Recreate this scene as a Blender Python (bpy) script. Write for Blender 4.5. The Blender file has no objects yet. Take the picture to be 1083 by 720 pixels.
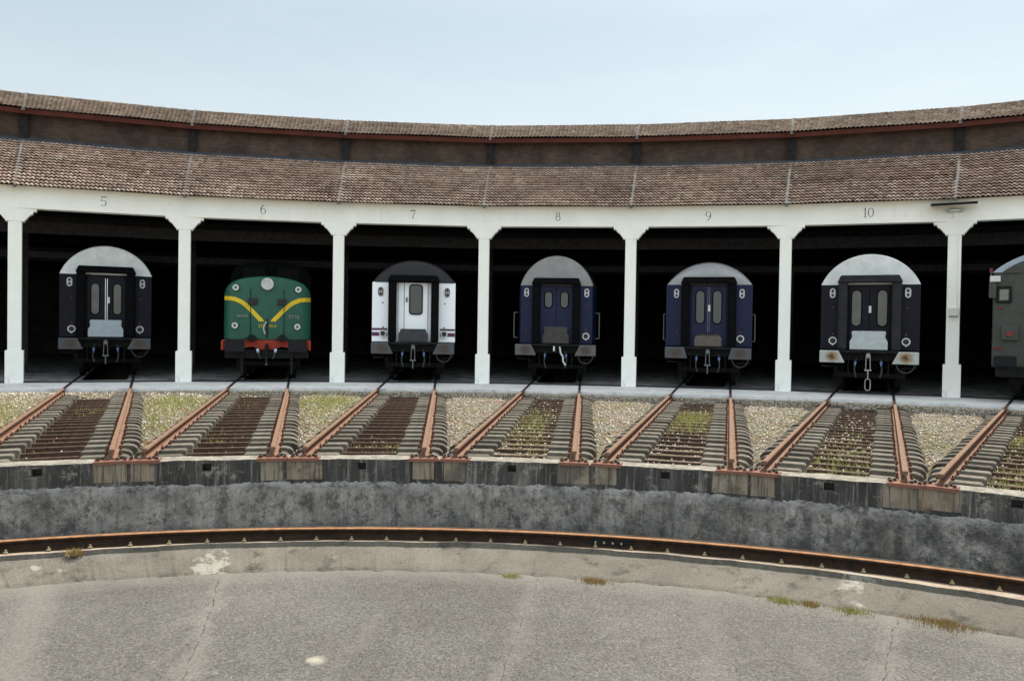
import bpy, math, random
import numpy as np
from mathutils import Matrix, Vector
rng = np.random.default_rng(7)
random.seed(7)
PI = math.pi
sc = bpy.context.scene
COL = sc.collection

# ------------------------------------------------------------------ layout
F_PX = 826.66
CAM = (1.0275, 0.8722, 1.9066)
PITCH, ROLL, YAW = -0.015, 0.015, -0.042
DTH = 2*PI/35
TH0 = 0.0513
R = 28.644
G = 1.668                      # Iberian gauge
DA = {0: .014, 1: .0034, 2: -.0004, 3: -.0022, 4: -.0012, 5: -.0023, 6: -.0113}
DR = {0: .4991, 1: -.0665, 2: -.4929, 3: -.5359, 4: -.5293, 5: -.0588, 6: .5857}
def col_ang(j):
    if j < 0: return col_ang(0) + j*.167
    if j > 6: return col_ang(6) + (j-6)*.169
    return TH0 + (j-3.5)*DTH + DA[j]
def col_dr(j):
    if j in DR: return DR[j]
    return -.55 + 3.9*(col_ang(j)+.04)**2 * (.93 if abs(j-3) > 4 else 1)
COLS = list(range(-2, 9))
BAYS = list(range(-2, 8))       # bay j lies between column j and j+1; number painted = j+5
A_ = np.array([col_ang(j) for j in COLS]); D_ = np.array([col_dr(j) for j in COLS])
def dr_at(a): return float(np.interp(a, A_, D_))
def cp(j, r, z):                # point on column line j
    a = col_ang(j); q = r+col_dr(j)
    return np.array([q*math.sin(a), q*math.cos(a), z])
def bay_ang(j): return (col_ang(j)+col_ang(j+1))/2
ZO, Z1, Z2, Z3, Z4 = 5.4545, 6.0433, 8.6273, 9.7148, 11.0185
R1, R2, R3, R4 = 28.289, 34.011, 33.78, 37.017
WALL_C, WALL_R = (-.077, -2.956), 15.219
RING_C, RING_R, RING_Z = (-.104, -3.107), 14.623, -.85
LEDGE_C, LEDGE_R, LEDGE_Z = (-.185, -2.021), 13.419, -1.0
PIT_C, PIT_R, PIT_Z = (-.193, -1.515), 12.45, -1.24
SLAB_Z = -.03
def rise(r):                    # the yard tracks climb slightly from the shed to the pit
    return .135*min(1., max(0., (26.-r)/13.5))
def wall_r_at(phi):             # distance from origin to pit wall along bearing phi
    cx, cy = WALL_C; dx, dy = math.sin(phi), math.cos(phi)
    b = cx*dx+cy*dy
    return b + math.sqrt(b*b-(cx*cx+cy*cy)+WALL_R**2)

# ------------------------------------------------------------------ materials
MATS = {}
def new_mat(name):
    m = bpy.data.materials.new(name); m.use_nodes = True
    nt = m.node_tree; b = nt.nodes['Principled BSDF']
    return m, nt, b
def N(nt, typ, **kw):
    n = nt.nodes.new(typ)
    for k, v in kw.items():
        if k in n.inputs: n.inputs[k].default_value = v
        else: setattr(n, k, v)
    return n
def noise(nt, scale, detail=4, rough=.6, vec=None, stretch=None):
    n = nt.nodes.new('ShaderNodeTexNoise')
    n.inputs['Scale'].default_value = scale; n.inputs['Detail'].default_value = detail; n.inputs['Roughness'].default_value = rough
    tc = nt.nodes.new('ShaderNodeTexCoord'); src = tc.outputs['Object']
    if vec is not None: src = vec
    if stretch:
        mp = nt.nodes.new('ShaderNodeMapping'); mp.inputs['Scale'].default_value = stretch
        nt.links.new(src, mp.inputs['Vector']); src = mp.outputs['Vector']
    nt.links.new(src, n.inputs['Vector'])
    return n.outputs['Fac']
def ramp(nt, fac, stops, interp='LINEAR'):
    r = nt.nodes.new('ShaderNodeValToRGB'); r.color_ramp.interpolation = interp
    el = r.color_ramp.elements
    while len(el) < len(stops): el.new(.5)
    for e, (p, c) in zip(el, stops):
        e.position = p; e.color = (*c, 1) if len(c) == 3 else c
    nt.links.new(fac, r.inputs['Fac'])
    return r.outputs['Color']
def mix(nt, fac, a, b, mode='MIX'):
    m = nt.nodes.new('ShaderNodeMix'); m.data_type = 'RGBA'; m.blend_type = mode
    for s, v in ((m.inputs[0], fac), (m.inputs[6], a), (m.inputs[7], b)):
        if hasattr(v, 'is_linked'): nt.links.new(v, s)
        elif isinstance(v, (int, float)): s.default_value = v
        else: s.default_value = (*v, 1)
    return m.outputs[2]
def bump(nt, b, h, dist, strength=1.0):
    n = nt.nodes.new('ShaderNodeBump'); n.inputs['Distance'].default_value = dist; n.inputs['Strength'].default_value = strength
    nt.links.new(h, n.inputs['Height']); nt.links.new(n.outputs['Normal'], b.inputs['Normal'])
g = lambda v: (v, v, v)
def simple(name, c, rough=.7, metal=0, var=.25, vscale=6, spec=None, dirt=None, bumpd=0):
    if name in MATS: return MATS[name]
    m, nt, b = new_mat(name)
    f = noise(nt, vscale, 6, .65)
    lo = tuple(x*(1-var) for x in c); hi = tuple(min(1, x*(1+var)) for x in c)
    col = ramp(nt, f, [(.3, lo), (.7, hi)])
    if dirt:
        dc, amount, dscale = dirt
        f2 = noise(nt, dscale, 8, .7)
        k = ramp(nt, f2, [(amount-.06, g(1)), (amount+.08, g(0))])
        col = mix(nt, k, col, dc)
    nt.links.new(col, b.inputs['Base Color'])
    b.inputs['Roughness'].default_value = rough; b.inputs['Metallic'].default_value = metal
    b.inputs['Specular IOR Level'].default_value = spec if spec is not None else (.4 if rough < .6 else .12)
    if bumpd: bump(nt, b, noise(nt, vscale*5, 6, .7), bumpd)
    MATS[name] = m; return m

def m_plaster():
    m, nt, b = new_mat('white_plaster')
    c = ramp(nt, noise(nt, 1.3, 6, .6), [(.3, (.80, .805, .745)), (.7, (.88, .885, .825))])
    c = mix(nt, ramp(nt, noise(nt, 5, 6, .7, stretch=(1, 1, .12)), [(.58, g(0)), (.78, g(.28))]), c, (.55, .53, .46))
    c = mix(nt, ramp(nt, noise(nt, 3.1, 9, .75), [(.3, g(.5)), (.38, g(0))]), c, (.5, .48, .42))
    c = mix(nt, ramp(nt, noise(nt, 7, 9, .8), [(.66, g(0)), (.7, g(.5))]), c, (.42, .33, .24))
    nt.links.new(c, b.inputs['Base Color']); b.inputs['Roughness'].default_value = .9; b.inputs['Specular IOR Level'].default_value = .15
    bump(nt, b, noise(nt, 18, 6, .7), .006)
    return m
white_plaster = m_plaster()
# column pedestals: scuffed plaster
def m_pedestal():
    m, nt, b = new_mat('plaster_worn')
    c = ramp(nt, noise(nt, 2, 5), [(.3, (.80, .805, .75)), (.7, (.87, .875, .82))])
    k = ramp(nt, noise(nt, 5, 8, .7, stretch=(1, 1, .5)), [(.32, g(1)), (.46, g(0))])
    tc = N(nt, 'ShaderNodeTexCoord'); sx = N(nt, 'ShaderNodeSeparateXYZ'); nt.links.new(tc.outputs['Object'], sx.inputs[0])
    lowk = ramp(nt, sx.outputs['Z'], [(.0, g(1)), (.5, g(0))])
    k = mix(nt, 1., k, lowk, 'MULTIPLY')
    nt.links.new(mix(nt, k, c, (.36, .36, .31)), b.inputs['Base Color']); b.inputs['Roughness'].default_value = .85
    return m
plaster_worn = m_pedestal()
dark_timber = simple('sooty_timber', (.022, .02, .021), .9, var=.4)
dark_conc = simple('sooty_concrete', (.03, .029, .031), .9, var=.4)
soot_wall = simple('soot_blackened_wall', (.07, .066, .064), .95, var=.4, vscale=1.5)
num_paint = simple('grey_number_paint', (.16, .16, .16), .8, var=.2)

def m_tiles(name, stops):
    m, nt, b = new_mat(name); b.inputs['Specular IOR Level'].default_value = .1
    at = N(nt, 'ShaderNodeAttribute'); at.attribute_name = 'tint'
    c = ramp(nt, at.outputs['Fac'], stops)
    big = ramp(nt, noise(nt, .35, 5, .6), [(.3, g(.72)), (.7, g(1.18))])
    c = mix(nt, 1., c, big, 'MULTIPLY')
    fine = ramp(nt, noise(nt, 9, 6, .75), [(.46, g(0)), (.66, g(.6))])
    c = mix(nt, fine, c, (.26, .2, .165))
    c2 = mix(nt, .55, c, c)
    lich = ramp(nt, noise(nt, 5, 8, .7), [(.58, g(0)), (.68, g(.5))])
    c = mix(nt, lich, c, (.4, .36, .28))
    nt.links.new(c, b.inputs['Base Color']); b.inputs['Roughness'].default_value = .9
    b.inputs['Specular IOR Level'].default_value = .08
    return m
tile_low = m_tiles('weathered_clay_tile', [(0, (.2, .155, .13)), (.28, (.38, .275, .225)), (.5, (.56, .42, .35)), (.68, (.68, .55, .465)), (.85, (.78, .69, .59)), (1, (.3, .27, .24))])
tile_up = m_tiles('lichened_clay_tile', [(0, (.14, .11, .088)), (.3, (.29, .225, .18)), (.6, (.44, .35, .28)), (.85, (.56, .47, .385)), (1, (.38, .35, .29))])
zinc = simple('grey_mortar_strip', (.13, .13, .128), 1.0, spec=0.0, var=.25, vscale=3, dirt=((.08, .085, .09), .4, 5))
lead = simple('lead_flashing_with_shade', (.06, .065, .072), 1.0, spec=0.0, var=.3, vscale=3)  # flashing, made wider and darker to take in the upper eave's shadow
fascia_m = simple('red_oxide_fascia', (.07, .02, .014), .75, var=.25, vscale=2)
def m_brick():
    m, nt, b = new_mat('old_brickwork')
    uv = N(nt, 'ShaderNodeUVMap')
    br = N(nt, 'ShaderNodeTexBrick'); br.inputs['Scale'].default_value = 1
    br.inputs['Color1'].default_value = (.06, .04, .028, 1); br.inputs['Color2'].default_value = (.105, .06, .038, 1); br.inputs['Mortar'].default_value = (.075, .064, .054, 1)
    br.inputs['Brick Width'].default_value = .25; br.inputs['Row Height'].default_value = .075; br.inputs['Mortar Size'].default_value = .01
    nt.links.new(uv.outputs[0], br.inputs['Vector'])
    k = ramp(nt, noise(nt, 1.1, 6, .65), [(.35, g(.45)), (.65, g(1.1))])
    nt.links.new(mix(nt, 1., br.outputs['Color'], k, 'MULTIPLY'), b.inputs['Base Color']); b.inputs['Roughness'].default_value = .95
    return m
brick = m_brick()

def m_rust(name, lo, hi, rough=.75):
    m, nt, b = new_mat(name)
    c = ramp(nt, noise(nt, 9, 8, .7), [(.3, lo), (.7, hi)])
    k = ramp(nt, noise(nt, 45, 4, .7), [(.5, g(0)), (.75, g(.6))])
    c = mix(nt, k, c, tuple(x*.45 for x in lo))
    nt.links.new(c, b.inputs['Base Color']); b.inputs['Roughness'].default_value = rough; b.inputs['Specular IOR Level'].default_value = .06
    bump(nt, b, noise(nt, 60, 5, .7), .003)
    return m
rust_rail = m_rust('pink_rusted_rail_steel', (.095, .057, .038), (.205, .13, .09))
rust_dark = m_rust('dark_rusted_steel', (.07, .028, .018), (.15, .06, .042))
rust_web = m_rust('dark_red_rail_web', (.06, .026, .018), (.12, .06, .042))
ring_shaded_web = m_rust('shade_darkened_rusted_web', (.018, .012, .009), (.045, .028, .018))  # rusty sides below the lit top, with their shade put into the colour
shaded_rail = simple('shade_darkened_shed_rail', (.03, .025, .024), .6, var=.3)  # rail from the slab edge inward; the shed's shade is painted into the colour
tie_rust = m_rust('tie_bar_rust', (.032, .022, .017), (.125, .08, .06))
rust_plate = m_rust('baseplate_rust', (.13, .06, .042), (.24, .12, .088))
rust_orange = m_rust('orange_rusted_ring_steel', (.16, .075, .035), (.34, .18, .09), .6)
bolt_m = simple('greased_bolt', (.05, .03, .022), .5, metal=.3, var=.5, vscale=30)
bolt_pale = simple('pale_worn_bolt', (.3, .25, .15), .6, var=.3, vscale=30)
dark_steel = simple('black_greasy_steel', (.013, .013, .013), .7, spec=.1, var=.5)

def m_conc_block():
    m, nt, b = new_mat('sleeper_concrete')
    c = ramp(nt, noise(nt, 7, 7, .7), [(.3, (.058, .054, .047)), (.7, (.15, .14, .122))])
    k = ramp(nt, noise(nt, 3, 6, .7), [(.38, g(.8)), (.52, g(0))])
    c = mix(nt, k, c, (.05, .042, .034))
    oi = N(nt, 'ShaderNodeObjectInfo'); c = mix(nt, 1., c, ramp(nt, oi.outputs['Random'], [(0, (.65, .63, .58)), (1, (1.3, 1.27, 1.2))]), 'MULTIPLY')
    nt.links.new(c, b.inputs['Base Color']); b.inputs['Roughness'].default_value = .95; b.inputs['Specular IOR Level'].default_value = .1
    bump(nt, b, noise(nt, 40, 6, .7), .006)
    return m
conc_block = m_conc_block()

def m_ballast():
    m, nt, b = new_mat('stony_earth')
    c = ramp(nt, noise(nt, 38, 6, .75), [(.32, (.06, .05, .038)), (.5, (.15, .13, .1)), (.68, (.28, .25, .2))])
    k = ramp(nt, noise(nt, .9, 7, .7), [(.5, g(0)), (.62, g(.75))])
    c = mix(nt, k, c, (.17, .085, .045))
    k2 = ramp(nt, noise(nt, 1.3, 7, .7, stretch=(1.2, 1, 1)), [(.5, g(0)), (.6, g(.6))])
    c = mix(nt, k2, c, (.12, .13, .045))
    nt.links.new(c, b.inputs['Base Color']); b.inputs['Roughness'].default_value = .95; b.inputs['Specular IOR Level'].default_value = .1
    bump(nt, b, noise(nt, 30, 8, .8), .04)
    return m
ballast_m = m_ballast()
def m_stone():
    m, nt, b = new_mat('pale_ballast_stone')
    at = N(nt, 'ShaderNodeAttribute'); at.attribute_name = 'tint'
    c = ramp(nt, at.outputs['Fac'], [(0, (.07, .058, .042)), (.3, (.19, .165, .125)), (.6, (.31, .275, .22)), (.85, (.42, .38, .315)), (1, (.27, .15, .085))])
    nt.links.new(c, b.inputs['Base Color']); b.inputs['Roughness'].default_value = .9
    return m
stone_m = m_stone()
def m_tint(name, stops, rough=.8, trans=0):
    m, nt, b = new_mat(name)
    at = N(nt, 'ShaderNodeAttribute'); at.attribute_name = 'tint'
    nt.links.new(ramp(nt, at.outputs['Fac'], stops), b.inputs['Base Color']); b.inputs['Roughness'].default_value = rough
    b.inputs['Specular IOR Level'].default_value = .2
    return m
grass_m = m_tint('yellowing_grass', [(0, (.15, .18, .045)), (.4, (.3, .31, .09)), (.75, (.46, .42, .18)), (1, (.44, .3, .17))])
redweed_m = m_tint('reddish_weed', [(0, (.2, .25, .05)), (.35, (.3, .2, .09)), (1, (.36, .17, .1))])

# weathered concrete of the pit wall
def m_wall(kind):
    m, nt, b = new_mat({'band': 'blackened_band_concrete', 'face': 'weathered_wall_concrete', 'top': 'bleached_coping_concrete', 'pad': 'tan_pad_concrete'}[kind])
    uv = N(nt, 'ShaderNodeUVMap').outputs[0]
    def n(scale, st=(1, 1, 1), d=7, r=.68): return noise(nt, scale, d, r, vec=uv, stretch=st)
    if kind == 'face':
        c = ramp(nt, n(1.3), [(.34, (.13, .128, .12)), (.5, (.26, .252, .232)), (.66, (.42, .4, .365))])
        c = mix(nt, ramp(nt, n(2.2, (2.5, .35, 1)), [(.5, g(0)), (.66, g(.6))]), c, (.25, .22, .175))
        c = mix(nt, ramp(nt, n(5, (1, .8, 1), 12, .85), [(.5, g(0)), (.56, g(.8))]), c, (.06, .06, .058))
        c = mix(nt, ramp(nt, n(1.6, (1, 1, 1), 12, .9), [(.52, g(0)), (.6, g(.55))]), c, (.05, .05, .047))
        c = mix(nt, ramp(nt, n(7, (1, 1, 1), 12, .85), [(.56, g(0)), (.62, g(.6))]), c, (.34, .34, .33))
        c = mix(nt, ramp(nt, n(5, (2.2, .13, 1), 6, .7), [(.5, g(0)), (.68, g(.6))]), c, (.075, .073, .07))
        c = mix(nt, ramp(nt, n(4, (2.6, .12, 1), 6, .7), [(.56, g(0)), (.7, g(.5))]), c, (.42, .4, .36))
        c = mix(nt, ramp(nt, n(17, (1, 1, 1), 5, .8), [(.56, g(0)), (.62, g(.7))]), c, (.07, .068, .065))
        c = mix(nt, ramp(nt, n(13, (1.2, 1, 1), 5, .8), [(.58, g(0)), (.64, g(.5))]), c, (.46, .44, .4))
        sxx = N(nt, 'ShaderNodeSeparateXYZ'); nt.links.new(uv, sxx.inputs[0])
        mrx = N(nt, 'ShaderNodeMapRange'); mrx.inputs['From Min'].default_value = -1.; mrx.inputs['From Max'].default_value = 7.5; nt.links.new(sxx.outputs['X'], mrx.inputs['Value'])
        c = mix(nt, mix(nt, 1., mrx.outputs[0], ramp(nt, n(3.1, (1, 1, 1), 12, .85), [(.44, g(0)), (.55, g(.8))]), 'MULTIPLY'), c, (.045, .045, .045))
        # darker towards the foot, crumbled line along the top
        sx = N(nt, 'ShaderNodeSeparateXYZ'); nt.links.new(uv, sx.inputs[0])
        ad = N(nt, 'ShaderNodeMath', operation='MULTIPLY_ADD'); nt.links.new(n(3, d=8), ad.inputs[0]); ad.inputs[1].default_value = .5; nt.links.new(sx.outputs['Y'], ad.inputs[2])
        k = ramp(nt, ad.outputs[0], [(.0, g(1)), (.42, g(0))]); 
        mr = N(nt, 'ShaderNodeMapRange'); mr.inputs['From Min'].default_value = -1.05; mr.inputs['From Max'].default_value = -.35
        nt.links.new(ad.outputs[0], mr.inputs['Value'])
        k = ramp(nt, mr.outputs[0], [(.1, g(.85)), (.55, g(0))])
        c = mix(nt, k, c, (.045, .046, .044))
        mr2 = N(nt, 'ShaderNodeMapRange'); mr2.inputs['From Min'].default_value = -.56; mr2.inputs['From Max'].default_value = -.36; nt.links.new(sx.outputs['Y'], mr2.inputs['Value'])
        nb = ramp(nt, n(3.5, (1, 2, 1), 12, .8), [(.44, g(0)), (.54, g(.85))])
        nd = ramp(nt, n(2.1, (1, 2.5, 1), 12, .85), [(.5, g(0)), (.56, g(.9))])
        c = mix(nt, mix(nt, 1., ramp(nt, mr2.outputs[0], [(.3, g(0)), (.6, g(1))]), nd, 'MULTIPLY'), c, (.05, .05, .048))
        c = mix(nt, mix(nt, 1., ramp(nt, mr2.outputs[0], [(.2, g(0)), (.85, g(1))]), nb, 'MULTIPLY'), c, (.36, .355, .34))
        bd = .03
    elif kind == 'band':
        c = ramp(nt, n(1.6, (1.2, .3, 1)), [(.34, (.03, .029, .027)), (.52, (.055, .053, .05)), (.64, (.11, .105, .095)), (.76, (.26, .24, .21))])
        c = mix(nt, ramp(nt, n(5, (2.6, .14, 1), 9, .75), [(.52, g(0)), (.62, g(.75))]), c, (.24, .225, .2))
        c = mix(nt, ramp(nt, n(3.2, (1, 1, 1), 12, .82), [(.55, g(0)), (.6, g(.85))]), c, (.22, .21, .19))
        bd = .015
    elif kind == 'pad':
        c = ramp(nt, n(3, (2, .5, 1)), [(.3, (.15, .125, .09)), (.7, (.29, .25, .19))])
        c = mix(nt, ramp(nt, n(7, (3, .15, 1)), [(.5, g(0)), (.6, g(.85))]), c, (.06, .055, .05))
        c = mix(nt, ramp(nt, n(1.1), [(.5, g(0)), (.56, g(.7))]), c, (.07, .066, .06))
        c = mix(nt, ramp(nt, n(3, (3, .2, 1)), [(.56, g(0)), (.66, g(.6))]), c, (.36, .2, .1))
        bd = .006
    else:
        c = ramp(nt, n(2.5), [(.3, (.15, .138, .115)), (.7, (.29, .27, .235))])
        c = mix(nt, ramp(nt, n(6, d=12, r=.85), [(.45, g(0)), (.56, g(.85))]), c, (.10, .092, .075))
        bd = .01
    nt.links.new(c, b.inputs['Base Color']); b.inputs['Roughness'].default_value = .95; b.inputs['Specular IOR Level'].default_value = .1
    bump(nt, b, n(14, d=8, r=.75), bd)
    return m
wall_band, wall_face, wall_top, wall_pad = (m_wall(k) for k in ('band', 'face', 'top', 'pad'))

def m_ledge(name, lo, hi, dark, darkamt):
    m, nt, b = new_mat(name)
    c = ramp(nt, noise(nt, 1.2, 7, .65), [(.3, lo), (.7, hi)])
    c = mix(nt, ramp(nt, noise(nt, 3.2, 9, .75), [(darkamt, g(0)), (darkamt+.12, g(.8))]), c, dark)
    c = mix(nt, ramp(nt, noise(nt, 1.0, 7, .6), [(.62, g(0)), (.645, g(.7))]), c, (.3, .29, .25))
    c = mix(nt, ramp(nt, noise(nt, 60, 3, .7), [(.38, g(.5)), (.5, g(0))]), c, tuple(x*.55 for x in lo))
    nt.links.new(c, b.inputs['Base Color']); b.inputs['Roughness'].default_value = .95; b.inputs['Specular IOR Level'].default_value = .1
    bump(nt, b, noise(nt, 26, 8, .75), .014)
    return m
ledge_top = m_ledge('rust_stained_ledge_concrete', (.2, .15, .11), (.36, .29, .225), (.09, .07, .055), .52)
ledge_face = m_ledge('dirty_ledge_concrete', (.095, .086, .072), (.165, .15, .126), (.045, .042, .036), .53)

def m_asphalt():
    m, nt, b = new_mat('old_grey_asphalt')
    base = ramp(nt, noise(nt, .55, 7, .65), [(.3, (.072, .069, .064)), (.5, (.088, .085, .079)), (.7, (.104, .1, .093))])
    mid = ramp(nt, noise(nt, 5, 6, .7), [(.3, g(.92)), (.7, g(1.07))])
    c = mix(nt, 1., base, mid, 'MULTIPLY')
    fine = mix(nt, 1., ramp(nt, noise(nt, 30, 8, .9), [(.38, g(.42)), (.5, g(1)), (.62, g(1.7))]), ramp(nt, noise(nt, 150, 2, .8), [(.35, g(.5)), (.5, g(1)), (.66, g(1.7))]), 'MULTIPLY')
    c = mix(nt, 1., c, fine, 'MULTIPLY')
    vo = N(nt, 'ShaderNodeTexVoronoi'); vo.inputs['Scale'].default_value = 55
    tc = N(nt, 'ShaderNodeTexCoord'); nt.links.new(tc.outputs['Object'], vo.inputs['Vector'])
    sp = ramp(nt, vo.outputs['Distance'], [(.0, g(1)), (.17, g(.8)), (.24, g(0))])
    rnd = ramp(nt, vo.outputs['Color'], [(.62, g(0)), (.66, g(.8))])
    c = mix(nt, mix(nt, 1., sp, rnd, 'MULTIPLY'), c, (.27, .25, .21))
    vo2 = N(nt, 'ShaderNodeTexVoronoi'); vo2.inputs['Scale'].default_value = 3.1
    nt.links.new(tc.outputs['Object'], vo2.inputs['Vector'])
    sp2 = ramp(nt, vo2.outputs['Distance'], [(.0, g(1)), (.06, g(.9)), (.085, g(0))])
    rnd2 = ramp(nt, vo2.outputs['Color'], [(.5, g(0)), (.53, g(.9))])
    c = mix(nt, mix(nt, 1., sp2, rnd2, 'MULTIPLY'), c, (.055, .05, .045))
    # pale wandering wash marks running toward the middle of the pit
    w = noise(nt, 1.1, 6, .6, stretch=(2.6, .45, 1))
    c = mix(nt, ramp(nt, w, [(.58, g(0)), (.72, g(.3))]), c, (.145, .138, .122))
    pos = N(nt, 'ShaderNodeVectorMath', operation='ADD'); nt.links.new(tc.outputs['Object'], pos.inputs[0]); pos.inputs[1].default_value = (0, 0, 0)
    wob = noise(nt, 1.6, 7, .7)
    for (x0, y0, x1, y1, wd, am) in ((-2.95, 10.4, -2.05, 7.4, .10, .4), (1.0, 10.75, .62, 7.3, .09, .28), (5.15, 10.0, 3.9, 7.6, .11, .35), (-5.0, 10.0, -3.7, 7.6, .2, .4), (3.1, 10.6, 2.5, 7.4, .12, .2)):
        dx, dy = x1-x0, y1-y0; l = math.hypot(dx, dy); nx, ny = -dy/l, dx/l
        dt = N(nt, 'ShaderNodeVectorMath', operation='DOT_PRODUCT'); nt.links.new(pos.outputs[0], dt.inputs[0]); dt.inputs[1].default_value = (nx, ny, 0)
        a1 = N(nt, 'ShaderNodeMath', operation='MULTIPLY_ADD'); nt.links.new(wob, a1.inputs[0]); a1.inputs[1].default_value = .7; nt.links.new(dt.outputs['Value'], a1.inputs[2])
        a2 = N(nt, 'ShaderNodeMath', operation='SUBTRACT'); nt.links.new(a1.outputs[0], a2.inputs[0]); a2.inputs[1].default_value = nx*x0+ny*y0+.35
        a3 = N(nt, 'ShaderNodeMath', operation='ABSOLUTE'); nt.links.new(a2.outputs[0], a3.inputs[0])
        c = mix(nt, ramp(nt, a3.outputs[0], [(0, g(am)), (wd*.5, g(am*.8)), (wd*1.6, g(0))]), c, (.17, .162, .142))
    # worn pale fringe next to the kerb, and one pale repair spot
    def dist(cx, cy):
        vm = N(nt, 'ShaderNodeVectorMath', operation='DISTANCE'); nt.links.new(tc.outputs['Object'], vm.inputs[0]); vm.inputs[1].default_value = (cx, cy, PIT_Z)
        return vm.outputs['Value']
    ad = N(nt, 'ShaderNodeMath', operation='MULTIPLY_ADD'); nt.links.new(noise(nt, 4, 7, .7), ad.inputs[0]); ad.inputs[1].default_value = .7; nt.links.new(dist(*PIT_C), ad.inputs[2])
    mr = N(nt, 'ShaderNodeMapRange'); mr.inputs['From Min'].default_value = PIT_R-.2; mr.inputs['From Max'].default_value = PIT_R+.35; nt.links.new(ad.outputs[0], mr.inputs['Value'])
    c = mix(nt, ramp(nt, mr.outputs[0], [(0, g(0)), (1, g(.6))]), c, (.16, .15, .127))
    ad2 = N(nt, 'ShaderNodeMath', operation='MULTIPLY_ADD'); nt.links.new(noise(nt, 9, 5, .7), ad2.inputs[0]); ad2.inputs[1].default_value = .16; nt.links.new(dist(-1.08, 8.12), ad2.inputs[2])
    c = mix(nt, ramp(nt, ad2.outputs[0], [(.12, g(.75)), (.2, g(0))]), c, (.32, .3, .24))
    nt.links.new(c, b.inputs['Base Color']); b.inputs['Roughness'].default_value = .95; b.inputs['Specular IOR Level'].default_value = .12
    bump(nt, b, noise(nt, 60, 5, .8), .01)
    return m
asphalt = m_asphalt()
crack_m = simple('crack_filler', (.06, .055, .047), .95, var=.4, vscale=20)
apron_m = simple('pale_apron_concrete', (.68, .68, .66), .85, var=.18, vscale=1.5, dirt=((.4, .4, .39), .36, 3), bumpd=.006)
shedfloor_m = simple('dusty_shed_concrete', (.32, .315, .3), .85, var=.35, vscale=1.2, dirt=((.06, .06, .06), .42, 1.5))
darkstrip_m = simple('dark_threshold_strip', (.085, .088, .092), .7, var=.3, vscale=2)  # one darker tone across the threshold
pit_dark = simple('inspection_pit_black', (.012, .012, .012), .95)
earth = simple('dry_earth', (.25, .22, .17), .95, var=.3, vscale=.5)

# rolling stock
def paint(name, c, rough=.38, dirt=None, var=.14): return simple(name, c, rough, var=var, vscale=3, dirt=dirt, spec=.2)
navy = paint('navy_coach_paint', (.009, .013, .046), .45)
navy_dark = paint('blackish_navy_paint', (.003, .0025, .010), .5)
navy_mid = paint('worn_navy_paint', (.008, .011, .042), .42)
coach_white = paint('white_coach_paint', (.84, .87, .9), .4, var=.03)
purple = paint('purple_band_paint', (.10, .035, .085), .4)
roof_pale = paint('pale_roof_paint', (.6, .63, .62), .55, dirt=((.4, .4, .38), .34, 2))
roof_grey = paint('grey_roof_paint', (.27, .27, .27), .5)
roof_shiny = paint('silver_roof_paint', (.33, .335, .345), .3)
roof_dark = paint('dark_grey_roof_paint', (.03, .03, .034), .5)
rubber = simple('black_rubber', (.006, .006, .0065), .95, spec=.02, var=.3)
rubber_grey = simple('faded_rubber', (.03, .031, .034), .95, spec=.03, var=.3, vscale=4, dirt=((.03, .03, .03), .42, 5))
loco_green = paint('loco_green_paint', (.02, .088, .058), .2)
loco_yellow = paint('loco_yellow_paint', (.62, .43, .02), .45)
loco_red = paint('buffer_beam_red', (.3, .04, .022), .6)
loco_dark = paint('loco_cab_dark_green', (.0015, .003, .002), .9)
grey_green = paint('grey_green_van_paint', (.055, .06, .052), .55, dirt=((.04, .04, .036), .4, 1.5))
plate_pale = simple('pale_plate_rust_spots', (.4, .44, .44), .6, var=.12, dirt=((.3, .15, .06), .335, 7))
plate_blue = simple('plain_bluish_plate', (.33, .38, .42), .6, var=.12)
plate_dull = simple('dull_brown_plate', (.06, .053, .051), .7, var=.25)
plate_rusty = simple('scuffed_grey_plate', (.11, .098, .085), .7, var=.25, dirt=((.1, .07, .05), .42, 9))
plate_dark = simple('dark_plate', (.05, .05, .055), .7, var=.25)
def m_buffer(name, c, st=(.27, .15, .06)):
    m, nt, b = new_mat(name)
    base = ramp(nt, noise(nt, 6, 6, .7), [(.3, tuple(x*.85 for x in c)), (.7, tuple(x*1.12 for x in c))])
    tc = N(nt, 'ShaderNodeTexCoord'); ln = N(nt, 'ShaderNodeVectorMath', operation='LENGTH')
    mp = N(nt, 'ShaderNodeMapping'); mp.inputs['Scale'].default_value = (1, .2, 1.2)
    nt.links.new(tc.outputs['Object'], mp.inputs['Vector']); nt.links.new(mp.outputs[0], ln.inputs[0])
    ad = N(nt, 'ShaderNodeMath', operation='MULTIPLY_ADD'); nt.links.new(noise(nt, 12, 7, .7), ad.inputs[0]); ad.inputs[1].default_value = .3; nt.links.new(ln.outputs['Value'], ad.inputs[2])
    c1 = mix(nt, ramp(nt, ad.outputs[0], [(.28, g(.9)), (.4, g(0))]), base, st)
    c1 = mix(nt, ramp(nt, ad.outputs[0], [(.2, g(.95)), (.27, g(0))]), c1, (.05, .03, .02))
    nt.links.new(c1, b.inputs['Base Color']); b.inputs['Roughness'].default_value = .65
    return m
buf_pale = m_buffer('pale_buffer_paint', (.36, .4, .37)); buf_grey = m_buffer('grey_buffer_paint', (.06, .065, .075), (.05, .035, .025)); buf_dull = m_buffer('dull_buffer_paint', (.09, .085, .088), (.05, .035, .03))
buf_black = simple('black_buffer_paint', (.014, .014, .017), .7)
chrome = simple('worn_chrome', (.6, .6, .6), .35, metal=.6, var=.1)
dull_metal = simple('dull_letter_metal', (.22, .24, .22), .5)
white_trim = simple('white_trim', (.55, .55, .54), .5, var=.05)
black_trim = simple('black_trim', (.01, .01, .01), .4)
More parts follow.
